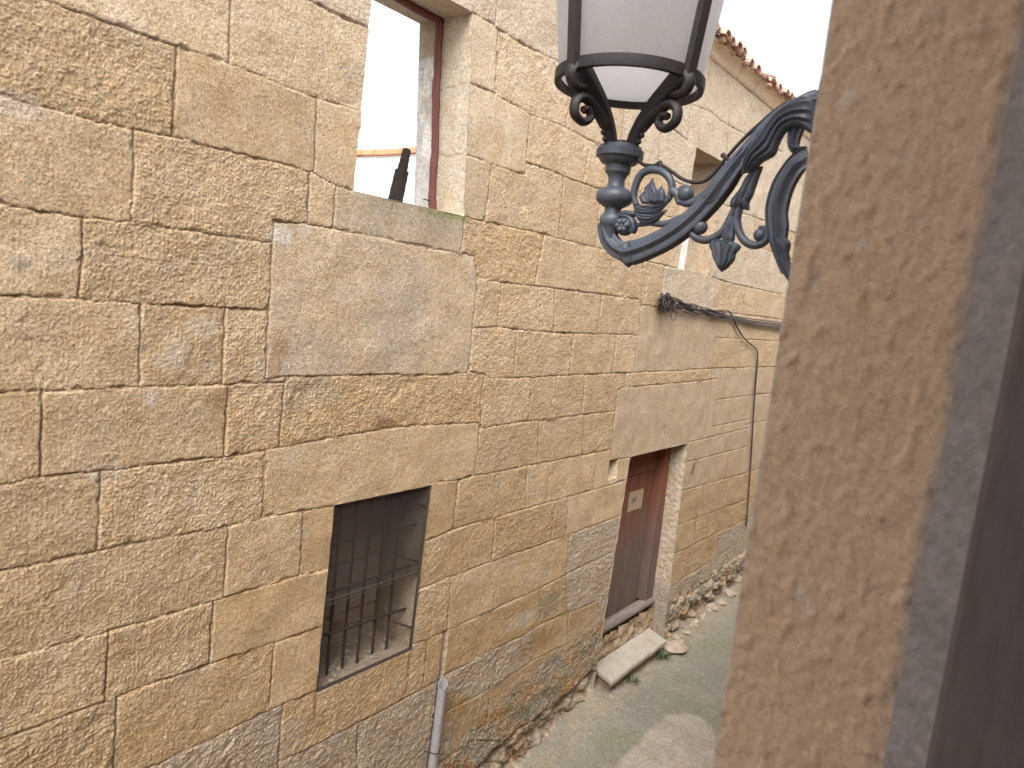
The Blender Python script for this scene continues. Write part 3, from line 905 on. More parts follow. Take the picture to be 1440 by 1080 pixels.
rr = random.Random(21)
mb = MB()
def cab(pxs, r, y=-.035, jit=.012):
    P = []
    for (px, py) in pxs:
        p = wy(px, py, y-abs(rr.gauss(0, jit*1.2))); P.append(p+np.array([0, 0, rr.gauss(0, jit*.6)]))
    mb.tube(catmull(P, 6), r, 6, (0, 1, 0))
for i in range(15):
    y0 = 416+rr.uniform(0, 17)
    cab([(931+rr.uniform(-2, 3), y0), (950, y0+3+rr.uniform(-2, 4)), (975, 432+rr.uniform(-5, 10)), (998, 440+rr.uniform(-5, 6)), (1020, 443+rr.uniform(-3, 3))], .006)
for i in range(5):
    cab([(935, 424), (998, 438+i*.9), (1024, 444+i*1.0), (1060, 449+i*2.1), (1092, 452.5+i*2.4), (1130, 459+i*2.4), (1200, 467+i*2)], .0072, jit=.006)
for i in range(8):                                         # loops of slack wire at the end of the bundle
    c = wy(936+rr.uniform(-2, 12), 425+rr.uniform(-3, 6), -.05); R1 = rr.uniform(.03, .075)
    mb.tube([c+np.array([R1*1.5*math.cos(a), .01*math.sin(3*a), R1*.8*math.sin(a)-.02]) for a in np.linspace(0, 2*math.pi, 22)], .006, 5, (0, 1, 0))
c = wy(948, 441, -.04); mb.tube([c+np.array([.06*math.cos(a), 0, .05*math.sin(a)-.02]) for a in np.linspace(0, 2*math.pi, 22)], .004, 5, (0, 1, 0))
for i in range(30):
    c = wy(930+rr.uniform(0, 12), 424+rr.uniform(-5, 6)+.3*i*.2, -.05-rr.uniform(0, .04)); R1 = rr.uniform(.025, .06); th = rr.uniform(0, 3.1)
    mb.tube(catmull([c+np.array([R1*1.6*math.cos(a)*math.cos(th), .035*math.sin(a+th*3), R1*math.sin(a)+R1*math.cos(a)*math.sin(th)*.6]) for a in np.linspace(0, rr.uniform(3.5, 6), 9)], 3), .0065, 5, (0, 1, 0))
tag(mb.build('cable_bundle', M_CABLE, None, True), 'tangled bundle of dark cables running along the wall below the far upper window', 'cables')
mb = MB()
for k, dx in enumerate((0, .035)):
    P = [wy(px, py, -.03)+np.array([dx*(.3+.7*((i*7+k*3) % 5)/5), 0, 0]) for i, (px, py) in enumerate([(1000, 437), (1020, 437), (1027, 440), (1034, 456), (1045, 474), (1058, 486), (1064, 492), (1065, 505), (1062, 540), (1059, 590), (1056, 640), (1053, 690), (1049, 740)])]
    mb.tube(catmull(P, 5), 0.0085 if k == 0 else .006, 6, (0, 1, 0))
tag(mb.build('cable', M_CABLE, None, True), 'single dark cable dropping from the cable bundle down the stone wall', 'cable')

# charred post leaning in the upper window
a, b = wy(555, 290, .40), wy(573, 209, .36)
mb = MB(); q0 = a+(a-b)*.12
pts = [q0, a+(b-a)*.3, a+(b-a)*.6, a+(b-a)*.63, a+(b-a)*.8, a+(b-a)*.97, b]
mb.tube(catmull(pts, 4), [.044, .047, .049, .046, .047, .044, .046, .043, .045, .043, .040, .037, .033, .031, .032, .029, .030, .027, .028, .026, .027, .024, .022, .017, .008], 9, (1, 0, 0), 1.1, .16)
tag(mb.build('charred_post', M_CHAR, None), 'blackened stump of burnt timber leaning in the upper window opening', 'timber post')

bw = thing('garden_wall', 'bright white rendered wall with orange tile top seen through the upper window', 'wall', (6.1, 4, 0))
mb = MB(); mb.box((6.0, .9, -.5), (6.28, 12, 5.60)); mb.build('rendered_wall', M_WHITE, bw)
mb = MB(); y = .9
while y < 12:
    mb.box((5.955, y, 5.602+.006*math.sin(y*5)), (6.33, y+.235, 5.672+.006*math.sin(y*5))); y += .24
mb.build('tile_coping', M_COPING, bw, bevel=.012)
mb = MB()
for s in (1, -1):
    for i in range(26):
        y = 2.9+i*.09
        mb.tube([(5.965, y, 5.02), (5.965, y+s*.55, 5.57)], .0015, 4, (1, 0, 0), cap=False)
mb.build('wire_netting', M_PVC, bw)

# ------------------------------------------------------------------ street lamp on its bracket
XL = 1.45
def LZ(zx, zy, X=XL): return wx(790+zx/3.858, 120+zy/3.858, X)
def sc(p): return depth(p)/FPX/3.858                       # metres per zoomed pixel
lamp = thing('street_lamp', 'black cast iron street lamp with white lantern on an ornate wall bracket', 'street lamp', (XL, -3.066, 4.3))
RCn = wx(884, 118, XL); yc = float(RCn[1]); ringR = 104*depth(RCn)/FPX
ax_ = (XL, yc)
def zof(py): return float(wx(884-(py-118)*.17, py, XL)[2])
s1 = depth(RCn)/FPX
# turned stem
prof = [(337, 11.5), (320, 12.5), (317, 15.5), (313, 17.5), (306, 17.5), (302, 14.5), (299, 12), (293, 12), (287, 22), (283, 26), (277, 27), (271, 25), (266, 20), (264, 14), (260, 12), (252, 12), (247, 14), (243, 18), (232, 18.5), (231, 24), (227, 28), (224, 29), (222, 33.5), (213, 34), (210, 31), (207, 30), (205, 26), (204, 12), (199, 11), (198, 2)]
mb = MB(); mb.lathe(ax_, [(zof(p), r*s1) for p, r in prof], 32); mb.build('stem', M_IRON, lamp, True)
def ltube(name, pts, rad, par=lamp, mat=M_IRON, sq=1., flute=0., n=12, k=6, fl=3, sub=None, ph=0., X=XL):
    P = catmull([LZ(*p, X) for p in pts], k)
    if hasattr(rad, '__len__'): rad = np.interp(np.linspace(0, 1, len(P)), np.linspace(0, 1, len(rad)), rad)
    else: rad = [rad]*len(P)
    tgt = sub if sub else MB()
    tgt.tube(P, [r*sc(p) for r, p in zip(rad, P)], n, (1, 0, 0), sq, flute, True, fl, ph)
    if not sub: return tgt.build(name, mat, par, True)
def spiral(c, r0, r1, a0, a1, n=16):
    return [(c[0]+(r0+(r1-r0)*t)*math.cos(a0+(a1-a0)*t), c[1]+(r0+(r1-r0)*t)*math.sin(a0+(a1-a0)*t)) for t in np.linspace(0, 1, n)]
# a leaf between two edge curves, ribbed and thick
def blade(name, Lp, Rp, th, par=lamp, ribs=3, mat=M_IRON, n=26, sub=None, rib=.25, serr=0., X=XL, dx=0.):
    La = catmull([LZ(*p, X) for p in Lp], 12); Ra = catmull([LZ(*p, X) for p in Rp], 12)
    def rs(A):
        A = np.array(A); d = np.r_[0, np.cumsum(np.linalg.norm(np.diff(A, axis=0), axis=1))]; d /= d[-1]
        t = np.linspace(0, 1, n); return np.stack([np.interp(t, d, A[:, i]) for i in range(3)], -1)
    La, Ra = rs(La), rs(Ra); m = 15; V = []; 
    for side in (1, -1):
        for i in range(n):
            for j in range(m):
                v = j/(m-1)*2-1; t = i/(n-1)
                ext = 1+serr*abs(v)*math.sin(t*math.pi*7)
                mid = (La[i]+Ra[i])/2; p = mid+(Ra[i]-La[i])/2*v*ext
                h = min(th*sc(p), .6*float(np.linalg.norm(Ra[i]-La[i])))*math.sqrt(max(0, 1-v*v))*(1+rib*math.cos(ribs*math.pi*v))*min(1, 8*t+.25, 8*(1-t)+.15)
                V.append((p[0]+dx+side*h, p[1], p[2]))
    F = []
    for sd in (0, 1):
        o0 = sd*n*m
        for i in range(n-1):
            for j in range(m-1):
                q = (o0+i*m+j, o0+i*m+j+1, o0+(i+1)*m+j+1, o0+(i+1)*m+j); F.append(q if sd == 0 else q[::-1])
    for i in (0, n-1):
        for j in range(m-1): F.append((i*m+j, i*m+j+1, n*m+i*m+j+1, n*m+i*m+j))
    tgt = sub if sub else MB(); tgt.add(V, F)
    if not sub: return tgt.build(name, mat, par, True)
# main arm: elbow, knuckle and sweeping fluted arm up to the wall
arm = MB()
ltube('', [(243, 745), (248, 800), (268, 850), (305, 888), (352, 910)], [42, 44, 46, 48, 50], flute=.16, n=40, sub=arm, fl=6, ph=.5)
ltube('', [(352, 910), (385, 908), (470, 880), (580, 825), (680, 755), (760, 680), (825, 605), (880, 530), (930, 460), (985, 390), (1050, 310), (1130, 225), (1230, 150), (1389, 95), (1560, 60), (1800, 60)],
      [56, 60, 56, 56, 54, 52, 54, 56, 50, 44, 40, 42, 46, 56, 60, 60], flute=.17, n=40, sub=arm, fl=6, ph=.5)
ltube('', [(352, 870), (357, 915), (361, 955), (364, 988)], [46, 54, 36, 4], sub=arm)
ltube('', [(383, 850), (392, 900), (398, 945)], [10, 11, 9], sub=arm, sq=6.0)
for yy in (1, -1):
    pass
arm_o = arm.build('arm', M_IRON, lamp, True)
# acanthus leaves clasping the arm
lf = MB()
blade('', [(1389, 30), (1240, 100), (1120, 215), (1040, 330), (1000, 420), (985, 490)], [(1389, 280), (1300, 240), (1225, 260), (1190, 330), (1165, 385), (1090, 430), (1060, 462), (1000, 488)], 62, sub=lf, ribs=5, rib=.2, serr=.05, dx=-.012)
blade('', [(1240, 110), (1150, 200), (1080, 330), (1030, 440), (1010, 480)], [(1300, 190), (1230, 260), (1150, 370), (1075, 450), (1020, 485)], 40, sub=lf, ribs=3, rib=.2, serr=.05, dx=-.012)
blade('', [(1010, 290), (930, 400), (870, 480), (800, 560), (760, 640)], [(1000, 420), (950, 500), (890, 590), (850, 660), (810, 672), (770, 660)], 46, sub=lf, ribs=4, rib=.2, serr=.08)
blade('', [(985, 360), (930, 430), (905, 520)], [(1010, 400), (985, 455), (920, 520)], 52, sub=lf, ribs=3, rib=.2)
lf.build('acanthus_leaf', M_IRON, arm_o, True)
# hanging drop with two scrolls and a palmette
dp = MB()
blade('', [(1060, 440), (1000, 500), (960, 570), (915, 645), (912, 660)], [(1095, 440), (1070, 500), (1045, 580), (1020, 640), (1020, 680)], 38, sub=dp, ribs=3, rib=.2, serr=.04)
blade('', [(960, 570), (915, 645), (945, 678)], [(1000, 570), (1000, 640), (960, 678)], 48, sub=dp, ribs=3, rib=.2)
ltube('', [(945, 660), (915, 720), (880, 785), (830, 825), (770, 840), (715, 815), (700, 765), (722, 733), (760, 738)], [20, 20, 21, 22, 22, 20, 17, 14, 10], sub=dp, sq=1.3)
ltube('', [(965, 660), (950, 730), (965, 800), (1000, 850), (1055, 868), (1105, 845), (1118, 800), (1095, 772), (1070, 775)], [22, 22, 22, 23, 22, 20, 17, 14, 10], sub=dp, sq=1.3)
drop = dp.build('drop_scroll', M_IRON, lamp, True)
for c, r in (((752, 770), 40), ((1076, 812), 36)):
    bl = MB(); p = LZ(*c); bl.sphere(p, r*sc(p), 16); bl.build('scroll_ball', M_IRON, drop, True)
bd = MB()
blade('', [(928, 680), (895, 740), (870, 790), (872, 830), (890, 855)], [(940, 680), (945, 740), (940, 790), (935, 840), (900, 855)], 34, sub=bd, ribs=2, rib=.15)
bd.build('bud', M_IRON, drop, True)
pm = MB()
blade('', [(860, 835), (805, 850), (808, 890), (820, 935), (845, 985), (866, 1014)], [(905, 835), (968, 868), (950, 915), (935, 950), (905, 985), (870, 1014)], 40, sub=pm, ribs=5, rib=.2, serr=.05)
for k, (ex, ey) in enumerate(((812, 862), (822, 925), (866, 1000), (925, 950), (960, 880))):
    ltube('', [(888, 842), ((888*.5+ex*.5), (842*.45+ey*.55)), (ex, ey)], [8, 17, 9], sub=pm, sq=2.0)
pm.build('palmette', M_IRON, drop, True)
# large crescent leaf by the wall
cr = MB()
blade('', [(1330, 330), (1275, 370), (1220, 430), (1165, 520), (1130, 620), (1120, 700), (1130, 800), (1160, 910), (1200, 1020), (1290, 1150)], [(1345, 440), (1300, 490), (1262, 560), (1240, 630), (1228, 700), (1235, 760), (1225, 830), (1230, 900), (1250, 980), (1320, 1090)], 46, sub=cr, ribs=2, rib=.35)
blade('', [(1140, 780), (1150, 860), (1185, 960), (1230, 1040)], [(1190, 770), (1240, 860), (1235, 920), (1260, 1030)], 56, sub=cr, ribs=3, rib=.2, serr=.1)
ltube('', [(1325, 335), (1270, 372), (1215, 435), (1160, 525), (1127, 625), (1118, 705), (1128, 800), (1158, 910), (1200, 1020)], [8, 10, 11, 12, 12, 12, 12, 10, 8], sub=cr, sq=3.0)
blade('', [(1240, 210), (1225, 270), (1228, 340), (1255, 375)], [(1330, 210), (1300, 280), (1290, 330), (1330, 330)], 36, sub=cr, ribs=2, rib=.3)
cr.build('crescent_leaf', M_IRON, lamp, True)
# open oval scroll with leaf, ball and rosette inside the elbow
ov = MB()
ltube('', [(405, 650), (392, 600), (402, 540), (430, 485), (475, 460), (530, 462), (575, 492), (598, 540), (590, 595), (560, 635), (510, 655), (450, 660), (395, 655)], [15, 18, 20, 21, 22, 22, 22, 20, 18, 15, 12, 10, 8], sub=ov, sq=1.15)
ltube('', [(600, 575), (625, 590), (640, 622), (680, 640), (730, 622), (790, 572)], [26, 24, 20, 22, 20, 16], sub=ov)
ltube('', [(640, 640), (625, 605), (640, 565), (672, 548), (704, 560)], [16, 14, 12, 10, 8], sub=ov, sq=1.4)
ltube('', [(415, 758), (480, 748), (560, 752), (630, 728), (700, 690), (770, 630)], [12, 15, 19, 20, 18, 14], sub=ov, sq=1.2)
oval = ov.build('oval_scroll', M_IRON, lamp, True)
b2 = MB(); p = LZ(674, 590); b2.sphere(p, 44*sc(p), 16); b2.build('scroll_ball', M_IRON, oval, True)
l2 = MB()
blade('', [(468, 645), (450, 575), (478, 530), (491, 498)], [(535, 645), (528, 580), (506, 545), (494, 498)], 34, sub=l2, ribs=3, rib=.25)
blade('', [(505, 645), (515, 598), (547, 545)], [(566, 640), (568, 595), (550, 545)], 30, sub=l2, ribs=2, rib=.25, dx=-.006)
blade('', [(440, 645), (428, 610), (448, 578)], [(492, 645), (475, 605), (450, 578)], 26, sub=l2, ribs=2, rib=.25, dx=-.004)
blade('', [(388, 652), (470, 668), (530, 662), (582, 630)], [(388, 656), (415, 708), (500, 712), (584, 634)], 36, sub=l2, ribs=3, rib=.25)
blade('', [(400, 690), (470, 702), (520, 700), (578, 672)], [(402, 700), (440, 752), (505, 752), (580, 680)], 40, sub=l2, ribs=3, rib=.25, dx=-.006)
l2.build('leaf', M_IRON, oval, True)
r2 = MB(); p = LZ(345, 765); r2.sphere(p, 52*sc(p), 18, (.9, 1, 1))
ltube('', spiral((345, 765), 56, 50, 3.3, 7.0), [14]*6, sub=r2, sq=2.2)
for k in range(6):
    a = k*math.pi/3; q = LZ(345+24*math.cos(a), 765+24*math.sin(a)); r2.sphere((q[0]-.052*.62*1.0*0-52*sc(p)*.72, q[1], q[2]), 17*sc(p), 10)
ltube('', [(300, 715), (345, 695), (390, 700), (420, 690)], [12, 18, 16, 10], sub=r2, sq=1.6)
r2.build('rosette', M_IRON, oval, True)
# supply conduit over the bracket
cd = MB()
ltube('', [(415, 365), (418, 400), (440, 428), (490, 436), (535, 432), (600, 470), (650, 506), (700, 524), (750, 526), (790, 510), (830, 472), (880, 410), (960, 318), (1050, 230), (1200, 108), (1380, 44), (1600, 10)], 10, sub=cd, n=10)
ltube('', [(528, 415), (540, 450)], [15, 15], sub=cd); ltube('', [(868, 380), (905, 402), (935, 418)], [10, 11, 10], sub=cd); ltube('', [(872, 372), (890, 400)], [13, 11], sub=cd)
cd.build('conduit', M_IRONDK, lamp, True)
# wall plate where the bracket meets the house
mb = MB(); mb.box((XL-.05, -3.064, 3.95), (XL+.05, -3.035, 4.8)); mb.build('wall_plate', M_IRON, lamp, bevel=.006)

# lantern
zr = float(RCn[2])
hr = 7.2*s1
mb = MB(); n = 72; V = []; F = []
prof = [(ringR, zr-hr), (ringR*1.008, zr-hr*.3), (ringR*1.008, zr+hr), (ringR-.012, zr+hr), (ringR-.012, zr-hr)]
for r, z in prof:
    for k in range(n): a = 2*math.pi*k/n; V.append((XL+r*math.cos(a), yc+r*math.sin(a), z))
for l in range(5):
    for k in range(n): F.append((l*n+k, l*n+(k+1) % n, ((l+1) % 5)*n+(k+1) % n, ((l+1) % 5)*n+k))
mb.add(V, F); lring = mb.build('lantern_ring', M_IRONDK, lamp, True)
HL = .62                                                    # lantern height above the ring
rtop = ringR*1.45
mb = MB(); V = []; F = []; n = 96
lv = [(ringR*.10, zr+.002), (ringR*.6, zr+.002), (ringR*.93, zr+.004), (ringR*.965, zr+.014), (ringR*.97+(rtop-ringR)*.33, zr+HL*.33), (ringR*.97+(rtop-ringR)*.66, zr+HL*.66), (rtop*.97, zr+HL)]
for r, z in lv:
    for k in range(n): a = 2*math.pi*k/n; V.append((XL+r*math.cos(a), yc+r*math.sin(a), z))
for l in range(len(lv)-1):
    for k in range(n): F.append((l*n+k, l*n+(k+1) % n, (l+1)*n+(k+1) % n, (l+1)*n+k))
F.append(tuple(range(n)))
mb.add(V, F); mb.build('lantern_glass', M_GLASS, lamp, True)
def az_for(px, front=True):                                 # azimuth on the ring that is seen at column px
    best = None
    for a in np.linspace(0, 2*math.pi, 720, endpoint=False):
        p = np.array([XL+ringR*math.cos(a), yc+ringR*math.sin(a), zr]); d = p-CAM; c = RC @ d
        fr_ = (c[2] < depth(RCn))
        if fr_ != front: continue
        e = abs(720+FPX*c[0]/c[2]-px)
        if best is None or e < best[0]: best = (e, a)
    return best[1]
aL, aR = az_for(808), az_for(968)
azs = [aL, aR]
mid = (aL+aR)/2 if abs(aL-aR) < math.pi else (aL+aR)/2+math.pi
azs_all = [aL, aR, aL+math.pi, aR+math.pi]
for a in azs_all:
    d = np.array([math.cos(a), math.sin(a), 0]); t = np.array([-math.sin(a), math.cos(a), 0]); c0 = np.array([XL, yc, 0.])
    mb = MB(); V = []
    for z, r in ((zr-hr*1.2, ringR*1.0), (zr+HL, rtop*1.0)):
        for rad, w in ((r-.006, -1), (r-.006, 1), (r+.010, 1), (r+.010, -1)):
            V.append(c0+d*rad+t*w*7.2*s1*(1+.12*(z > zr+.1))+np.array([0, 0, z]))
    mb.add(V, [(0, 1, 5, 4), (1, 2, 6, 5), (2, 3, 7, 6), (3, 0, 4, 7), (3, 2, 1, 0), (4, 5, 6, 7)])
    for k in range(16):
        f = (k+.8)/16; rad = ringR+(rtop-ringR)*f+.010; mb.sphere(c0+d*rad-t*2.0*s1+np.array([0, 0, zr+HL*f]), 1.3*s1, 7)
    mb.build('glazing_bar', M_IRONDK, lamp)
zt2 = zr+HL
mb = MB(); mb.lathe(ax_, [(zt2-.012, rtop*.985), (zt2-.012, rtop*1.02), (zt2+.012, rtop*1.02), (zt2+.012, rtop*.985)], 64); mb.build('lantern_band', M_IRONDK, lamp, True)
mb = MB(); V = []; F = []; n = 64
for r, z in ((rtop*.97, zt2), (rtop*.62, zt2+.13), (rtop*.3, zt2+.21)):
    for k in range(n): a = 2*math.pi*k/n; V.append((XL+r*math.cos(a), yc+r*math.sin(a), z))
for l in range(2):
    for k in range(n): F.append((l*n+k, l*n+(k+1) % n, (l+1)*n+(k+1) % n, (l+1)*n+k))
mb.add(V, F); mb.build('lantern_roof', M_CLEAR, lamp, True)  # unseen roof, made of clear glass to let skylight into the lantern
mb = MB(); mb.lathe(ax_, [(zt2+.205, rtop*.33), (zt2+.25, rtop*.31), (zt2+.29, rtop*.12), (zt2+.31, .02), (zt2+.38, .03), (zt2+.44, .004)], 40)
mb.build('lantern_cap', M_IRONDK, lamp, True)
# the two scrolled legs that carry the ring
zn = zof(212); Hleg = zr-zn
for a in azs:
    d = np.array([math.cos(a), math.sin(a), 0]); t = np.array([-math.sin(a), math.cos(a), 0])
    def L2(f, h): return np.array([XL, yc, zn])+d*ringR*f+np.array([0, 0, Hleg*h])
    mb = MB()
    P = catmull([L2(.17, -.05), L2(.24, .2), L2(.36, .42), L2(.52, .62), L2(.74, .82), L2(.9, .95), L2(.95, 1.03)], 6)
    rad = np.interp(np.linspace(0, 1, len(P)), [0, .2, .4, .6, .8, .93, 1], np.array([10, 11, 12, 14, 17, 14, 7])*s1)
    mb.tube(P, rad, 20, t, .6, .12, True, 5)
    # leaf curl near the ring
    P = catmull([L2(.95, 1.0), L2(1.04, .86), L2(.98, .72), L2(.84, .70), L2(.76, .80), L2(.84, .88)], 6)
    mb.tube(P, np.linspace(8, 4.5, len(P))*s1, 10, t, 1.2)
    # outer volute lower down
    P = catmull([L2(.34, .30), L2(.50, .44), L2(.74, .58), L2(.90, .50), L2(.90, .32), L2(.74, .24), L2(.62, .34), L2(.68, .44), L2(.77, .41)], 6)
    mb.tube(P, np.linspace(7.5, 4.5, len(P))*s1, 10, t, 1.25)
    mb.sphere(L2(.74, .40), 4.2*s1, 10)
    for k in range(5):
        f = .05+.09*k; mb.sphere(L2(.24+.24*f*2+.05, f+.05), 4.2*s1, 8)
    mb.build('lantern_leg', M_IRONDK, lamp, True)

# ------------------------------------------------------------------ the house the photograph is taken from
XJ = .6; YO = CAM[1]+XJ*.3125; YM = CAM[1]+XJ*.091; YF = CAM[1]+XJ*.0515
own = thing('near_house', 'blurred brown stone window jamb of the near house on the right', 'house', (2, -3.2, 0))
u = np.linspace(YM-.02, YO, 90); v = np.linspace(3.0, 5.15, 700); U, W = np.meshgrid(u, v, indexing='ij')
ed = 1-sstep(0, .004, YO-U+.0012*perlin(W*24, U*0, 95))
P = np.stack([XJ+.0*ed-.0014*fbm(U*55, W*48, 4, 96)-.0008*perlin(U*150, W*130, 97)-.0016*sstep(.3, .6, perlin(U*75, W*65, 101)), U, W], -1)
K = np.empty(P.shape); K[...] = (.62, .43, .30)
K = mix(K, np.array([.60, .44, .33]), np.clip(.4+.4*fbm(U*8, W*5, 3, 98), 0, 1)); K = mix(K, np.array([.58, .40, .265]), np.clip(.6*fbm(U*9+4, W*7, 3, 99), 0, .6))
K = mix(K, np.array([.62, .53, .46]), sstep(.46, .58, fbm(U*34, W*28, 3, 100))*.6); K = mix(K, np.array([.60, .52, .43]), ed*.9)  # last mix paints a pale highlight line into the colour of the outer edge
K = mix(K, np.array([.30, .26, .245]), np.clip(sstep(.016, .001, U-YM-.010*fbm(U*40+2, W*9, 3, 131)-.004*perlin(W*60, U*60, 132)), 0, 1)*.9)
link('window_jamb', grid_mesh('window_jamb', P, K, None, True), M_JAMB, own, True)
mb = MB()
holed(mb, [-4, -1.6, XJ+.0015, 14.5], [-1.2, 3.0, 5.15, 5.25], [(-1.6, XJ, 3.0, 5.15)], YO)
# head, sill and far jamb of the opening
mb.add([(-1.6, YO, 3.0), (XJ, YO, 3.0), (XJ, -3.7, 3.0), (-1.6, -3.7, 3.0)], [(0, 1, 2, 3)]); mb.add([(-1.6, YO, 5.15), (XJ, YO, 5.15), (XJ, -3.7, 5.15), (-1.6, -3.7, 5.15)], [(3, 2, 1, 0)])
mb.add([(-1.6, YO, 3.0), (-1.6, YO, 5.15), (-1.6, -3.7, 5.15), (-1.6, -3.7, 3.0)], [(0, 1, 2, 3)])
mb.add([(-4, YO, 5.25), (14.5, YO, 5.25), (14.5, -7.5, 6.2), (-4, -7.5, 6.2)], [(0, 1, 2, 3)])
me = mb.mesh('house_wall'); color_attr(me, np.tile(np.array([[.42, .31, .20]]), (len(me.vertices), 1))); link('house_wall', me, M_STONE, own)
mb = MB(); mb.box((XJ-.006, YF, 3.0), (XJ+.05, YM+.004, 5.15)); mo = mb.build('mortar_fillet', M_MORTAR, own)
mb = MB(); mb.box((XJ-.012, YF-.06, 3.0), (XJ+.06, YF+.001, 5.15)); mb.box((XJ-.03, YF-.16, 3.0), (XJ+.06, YF-.061, 5.15)); mb.build('window_frame', M_DARKFRAME, own, bevel=.004)
mb = MB()
for a, b in (((-1.6, -3.7, 2.2), (-.66, -6.5, 6)), ): pass
rb_ = [(-2.5, -3.701, 2.0), (2.5, -3.701, 2.0), (2.5, -7, 2.0), (-2.5, -7, 2.0), (-2.5, -3.701, 5.9), (2.5, -3.701, 5.9), (2.5, -7, 5.9), (-2.5, -7, 5.9)]
mb.add(rb_, [(0, 1, 2, 3), (7, 6, 5, 4), (1, 5, 6, 2), (2, 6, 7, 3), (3, 7, 4, 0)])
holed(mb, [-2.5, -1.6, XJ, 2.5], [2.0, 3.0, 5.15, 5.9], [(-1.6, XJ, 3.0, 5.15)], -3.701)
tag(link('interior_wall', mb.mesh('interior_wall'), M_PLASTER), kind='structure')

# ------------------------------------------------------------------ ground
def gz(x, y):
    z = np.interp(x, [-5, 2, 4.6, 5.2, 6.2, 8, 10.5, 30], [-.75, -.62, -.30, -.16, .04, .05, .10, .5])
    return z+.05*sstep(-.55, -.02, y)*1.0-.03*np.exp(-((y+1.5)/.6)**2)
gxs = axis([(-6, .2), (3.5, .03), (5, .012), (8.5, .015), (11, .04), (30, .3)]); gys = axis([(-3.1, .03), (-1.6, .014), (.4, .014)])
U, W = np.meshgrid(gxs, gys, indexing='ij')
Z = gz(U, W)+.006*fbm(U*3, W*3, 3, 111)+.003*fbm(U*18, W*18, 3, 112)
nearw = sstep(-.45, -.12, W)
Z += nearw*(.022*fbm(U*5, W*6, 4, 113)+.010*np.abs(perlin(U*20, W*20, 114)))
K = np.empty(U.shape+(3,)); K[...] = (.225, .216, .183)
K = mix(K, np.array([.20, .202, .15]), np.clip(.45+1.5*fbm(U*1.5, W*2.2, 4, 115), 0, .85))
K = mix(K, np.array([.27, .247, .205]), np.clip(1.4*fbm(U*2.3+7, W*3, 4, 116)-.05, 0, .8))
K = mix(K, np.array([.20, .19, .178]), np.clip(1.5*fbm(U*1.2+3, W*1.6+9, 3, 117), 0, .6))
K = mix(K, np.array([.28, .243, .19]), np.clip(nearw*(.7+fbm(U*4, W*5, 3, 118)), 0, .85))
K = mix(K, np.array([.5, .44, .36]), sstep(.4, .55, fbm(U*24, W*24, 3, 119))*.5)
pp = [(735, 1110), (868, 1072), (905, 1047), (932, 1020), (960, 1014), (985, 1020), (1003, 1042), (1010, 1090), (1000, 1130)]
PP = np.array([wz(*p, -.06)[:2] for p in pp]); ins = np.zeros(U.shape, bool); uu = U+.03*perlin(U*6, W*6, 121)+.01*perlin(U*25, W*25, 122); ww = W+.03*perlin(U*6, W*6, 123)
for (xa, ya), (xb, yb) in zip(PP, np.roll(PP, -1, 0)):
    c_ = ((ya > ww) != (yb > ww)) & (uu < (xb-xa)*(ww-ya)/((yb-ya) if abs(yb-ya) > 1e-9 else 1e-9)+xa); ins ^= c_
ins = ins.astype(float)
for _ in range(5): ins = (ins+np.roll(ins, 1, 0)+np.roll(ins, -1, 0)+np.roll(ins, 1, 1)+np.roll(ins, -1, 1))/5
K = mix(K, np.array([.38, .335, .285]), np.clip(ins*(.75+.5*fbm(U*4, W*4, 3, 124)), 0, .9)); Z += ins*.005
tag(link('street', grid_mesh('street', np.stack([U, W, Z], -1), K), stone_mat('worn_concrete', .8, .5, .7), None, True), kind='structure')
mb = MB(); mb.add([(-300, -300, -1.0), (300, -300, -1.0), (300, 300, -1.0), (-300, 300, -1.0)], [(0, 1, 2, 3)])
tag(link('ground', mb.mesh('ground'), M_BARE), kind='structure')
# weeds and loose stones at the foot of the wall
def weed(px, py, n, s, label):
    p = wz(px, py, .10); p[2] = float(gz(p[0], p[1]))
    mb = MB(); rr = random.Random(px)
    for i in range(n):
        a = rr.random()*6.28; L = s*rr.uniform(.5, 1); d = np.array([math.cos(a), math.sin(a), 0]); t = np.array([-d[1], d[0], 0])
        b0 = p+d*rr.uniform(0, .03); q1 = b0+d*L*.45+np.array([0, 0, L*.6]); q2 = b0+d*L*rr.uniform(.8, 1.1)+np.array([0, 0, L*rr.uniform(.2, .8)])
        w = L*.13
        mb.add([b0, q1-t*w, q2, q1+t*w], [(0, 1, 2, 3)])
    return tag(mb.build('weed', M_LEAF), label, 'plant')
weed(931, 924, 30, .12, 'larger green weed tuft growing at the right end of the stone step')
weed(889, 957, 20, .09, 'small green weed sprouting under the front edge of the stone step')
rr = random.Random(77)
def rock(px, py, s, flat=.6, mat=M_CONC, yy=None):
    p = wz(px, py, .12); 
    if yy is not None: p = wy(px, py, yy)
    z = float(gz(p[0], p[1])); mb = MB(); mb.sphere((0, 0, 0), 1, 12)
    v = []
    sx, sy = rr.uniform(.8, 1.3), rr.uniform(.7, 1.1)
    for q in mb.v:
        k = 1+.55*mnoise.noise((q[0]*1.1+px, q[1]*1.1, q[2]*1.1+py))+.18*mnoise.noise((q[0]*4+px, q[1]*4, q[2]*4))
        v.append((p[0]+q[0]*k*s*sx, p[1]+q[1]*k*s*sy, z+(q[2]*k*flat+.25)*s))
    mb.v = v
    o = mb.build('stone', mat, None, False)
    return o
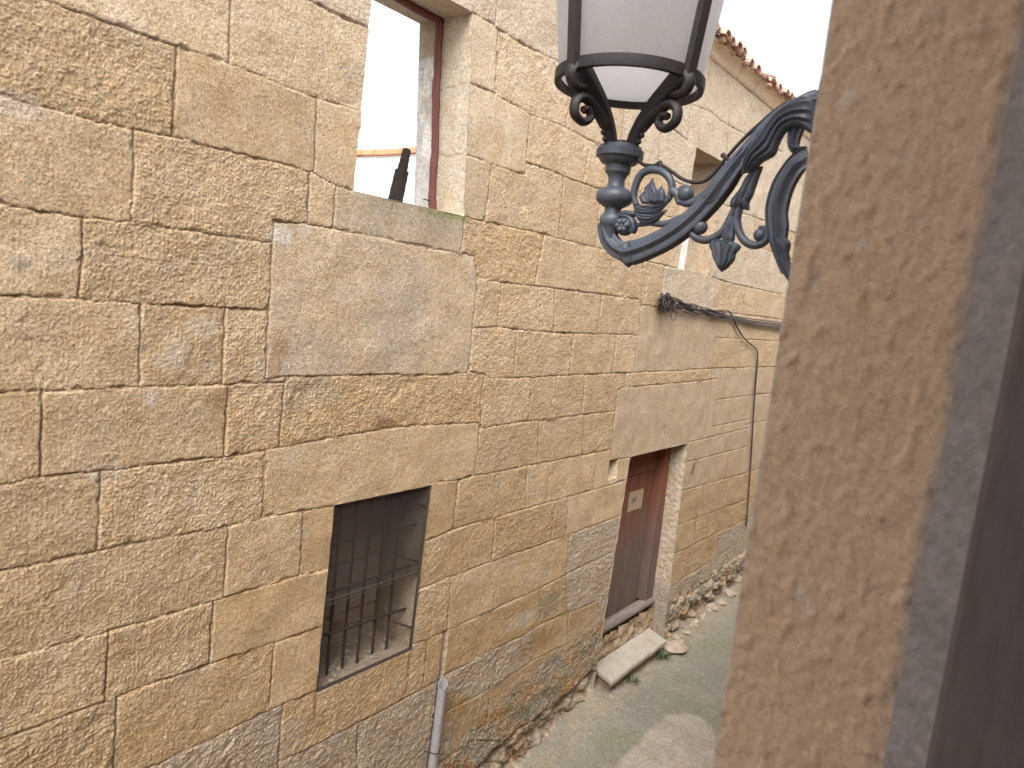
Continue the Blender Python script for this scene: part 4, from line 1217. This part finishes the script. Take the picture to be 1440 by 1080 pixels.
for px, py, s, f in ((704, 1058, .05, .6), (716, 1048, .06, .6), (729, 1039, .07, .5), (741, 1026, .06, .6), (748, 1018, .05, .5), (783, 992, .05, .6), (770, 1010, .035, .5), (812, 975, .05, .6), (826, 968, .06, .5), (952, 896, .07, .5), (966, 889, .05, .6), (976, 878, .08, .7), (988, 869, .07, .6), (1001, 858, .09, .7), (1014, 850, .07, .6), (1024, 838, .10, .7)):
    tag(rock(px, py, s, f), 'small broken stone lying along the foot of the stone wall', 'stone', 'broken stones along the foot of the wall')
tag(rock(951, 908, .15, .25), 'flat pinkish piece of broken slab on the ground right of the step', 'stone')

# ------------------------------------------------------------------ camera, light
cam = bpy.data.cameras.new('camera'); co = bpy.data.objects.new('camera', cam); C.objects.link(co)
cam.sensor_width = 36; cam.lens = FPX/1440*36; cam.clip_start = .02; cam.clip_end = 1500
from mathutils import Matrix
mw = Matrix.Identity(4)
for i in range(3):
    mw[i][0] = RC[0][i]; mw[i][1] = RC[1][i]; mw[i][2] = -RC[2][i]; mw[i][3] = CAM[i]
co.matrix_world = mw
cam.dof.use_dof = True; cam.dof.focus_distance = 3.1; cam.dof.aperture_fstop = cam.lens/3.1
bpy.context.scene.camera = co

EL, AZ = 50, 239                                              # sun high, from behind the near house's side of the street
w = bpy.data.worlds.new('World'); bpy.context.scene.world = w; w.use_nodes = True; nt = w.node_tree
sky = nt.nodes.new('ShaderNodeTexSky'); sky.sky_type = 'NISHITA'; sky.sun_disc = False
sky.sun_elevation = math.radians(EL); sky.sun_rotation = math.radians(AZ); sky.air_density = 1.0; sky.dust_density = 4.0; sky.ozone_density = 1.0
hs = nt.nodes.new('ShaderNodeHueSaturation'); hs.inputs['Saturation'].default_value = .25
nt.links.new(sky.outputs[0], hs.inputs['Color']); bg = nt.nodes['Background']; nt.links.new(hs.outputs[0], bg.inputs['Color']); bg.inputs['Strength'].default_value = .15
sun = bpy.data.lights.new('sun', 'SUN'); so = bpy.data.objects.new('sun', sun); C.objects.link(so)
sun.energy = 1.0; sun.angle = math.radians(40); sun.color = (1, .95, .88)
az = math.radians(AZ); el = math.radians(EL)
dvec = Vector((math.sin(az)*math.cos(el), math.cos(az)*math.cos(el), math.sin(el)))
so.rotation_euler = dvec.to_track_quat('Z', 'Y').to_euler()
sc_ = bpy.context.scene
sc_.view_settings.view_transform = 'Standard'; sc_.view_settings.look = 'None'; sc_.view_settings.gamma = 1; sc_.view_settings.exposure = 1.42
sc_.cycles.use_denoising = True
sc_.cycles.max_bounces = 14; sc_.cycles.diffuse_bounces = 8; sc_.cycles.transmission_bounces = 12; sc_.cycles.transparent_max_bounces = 16
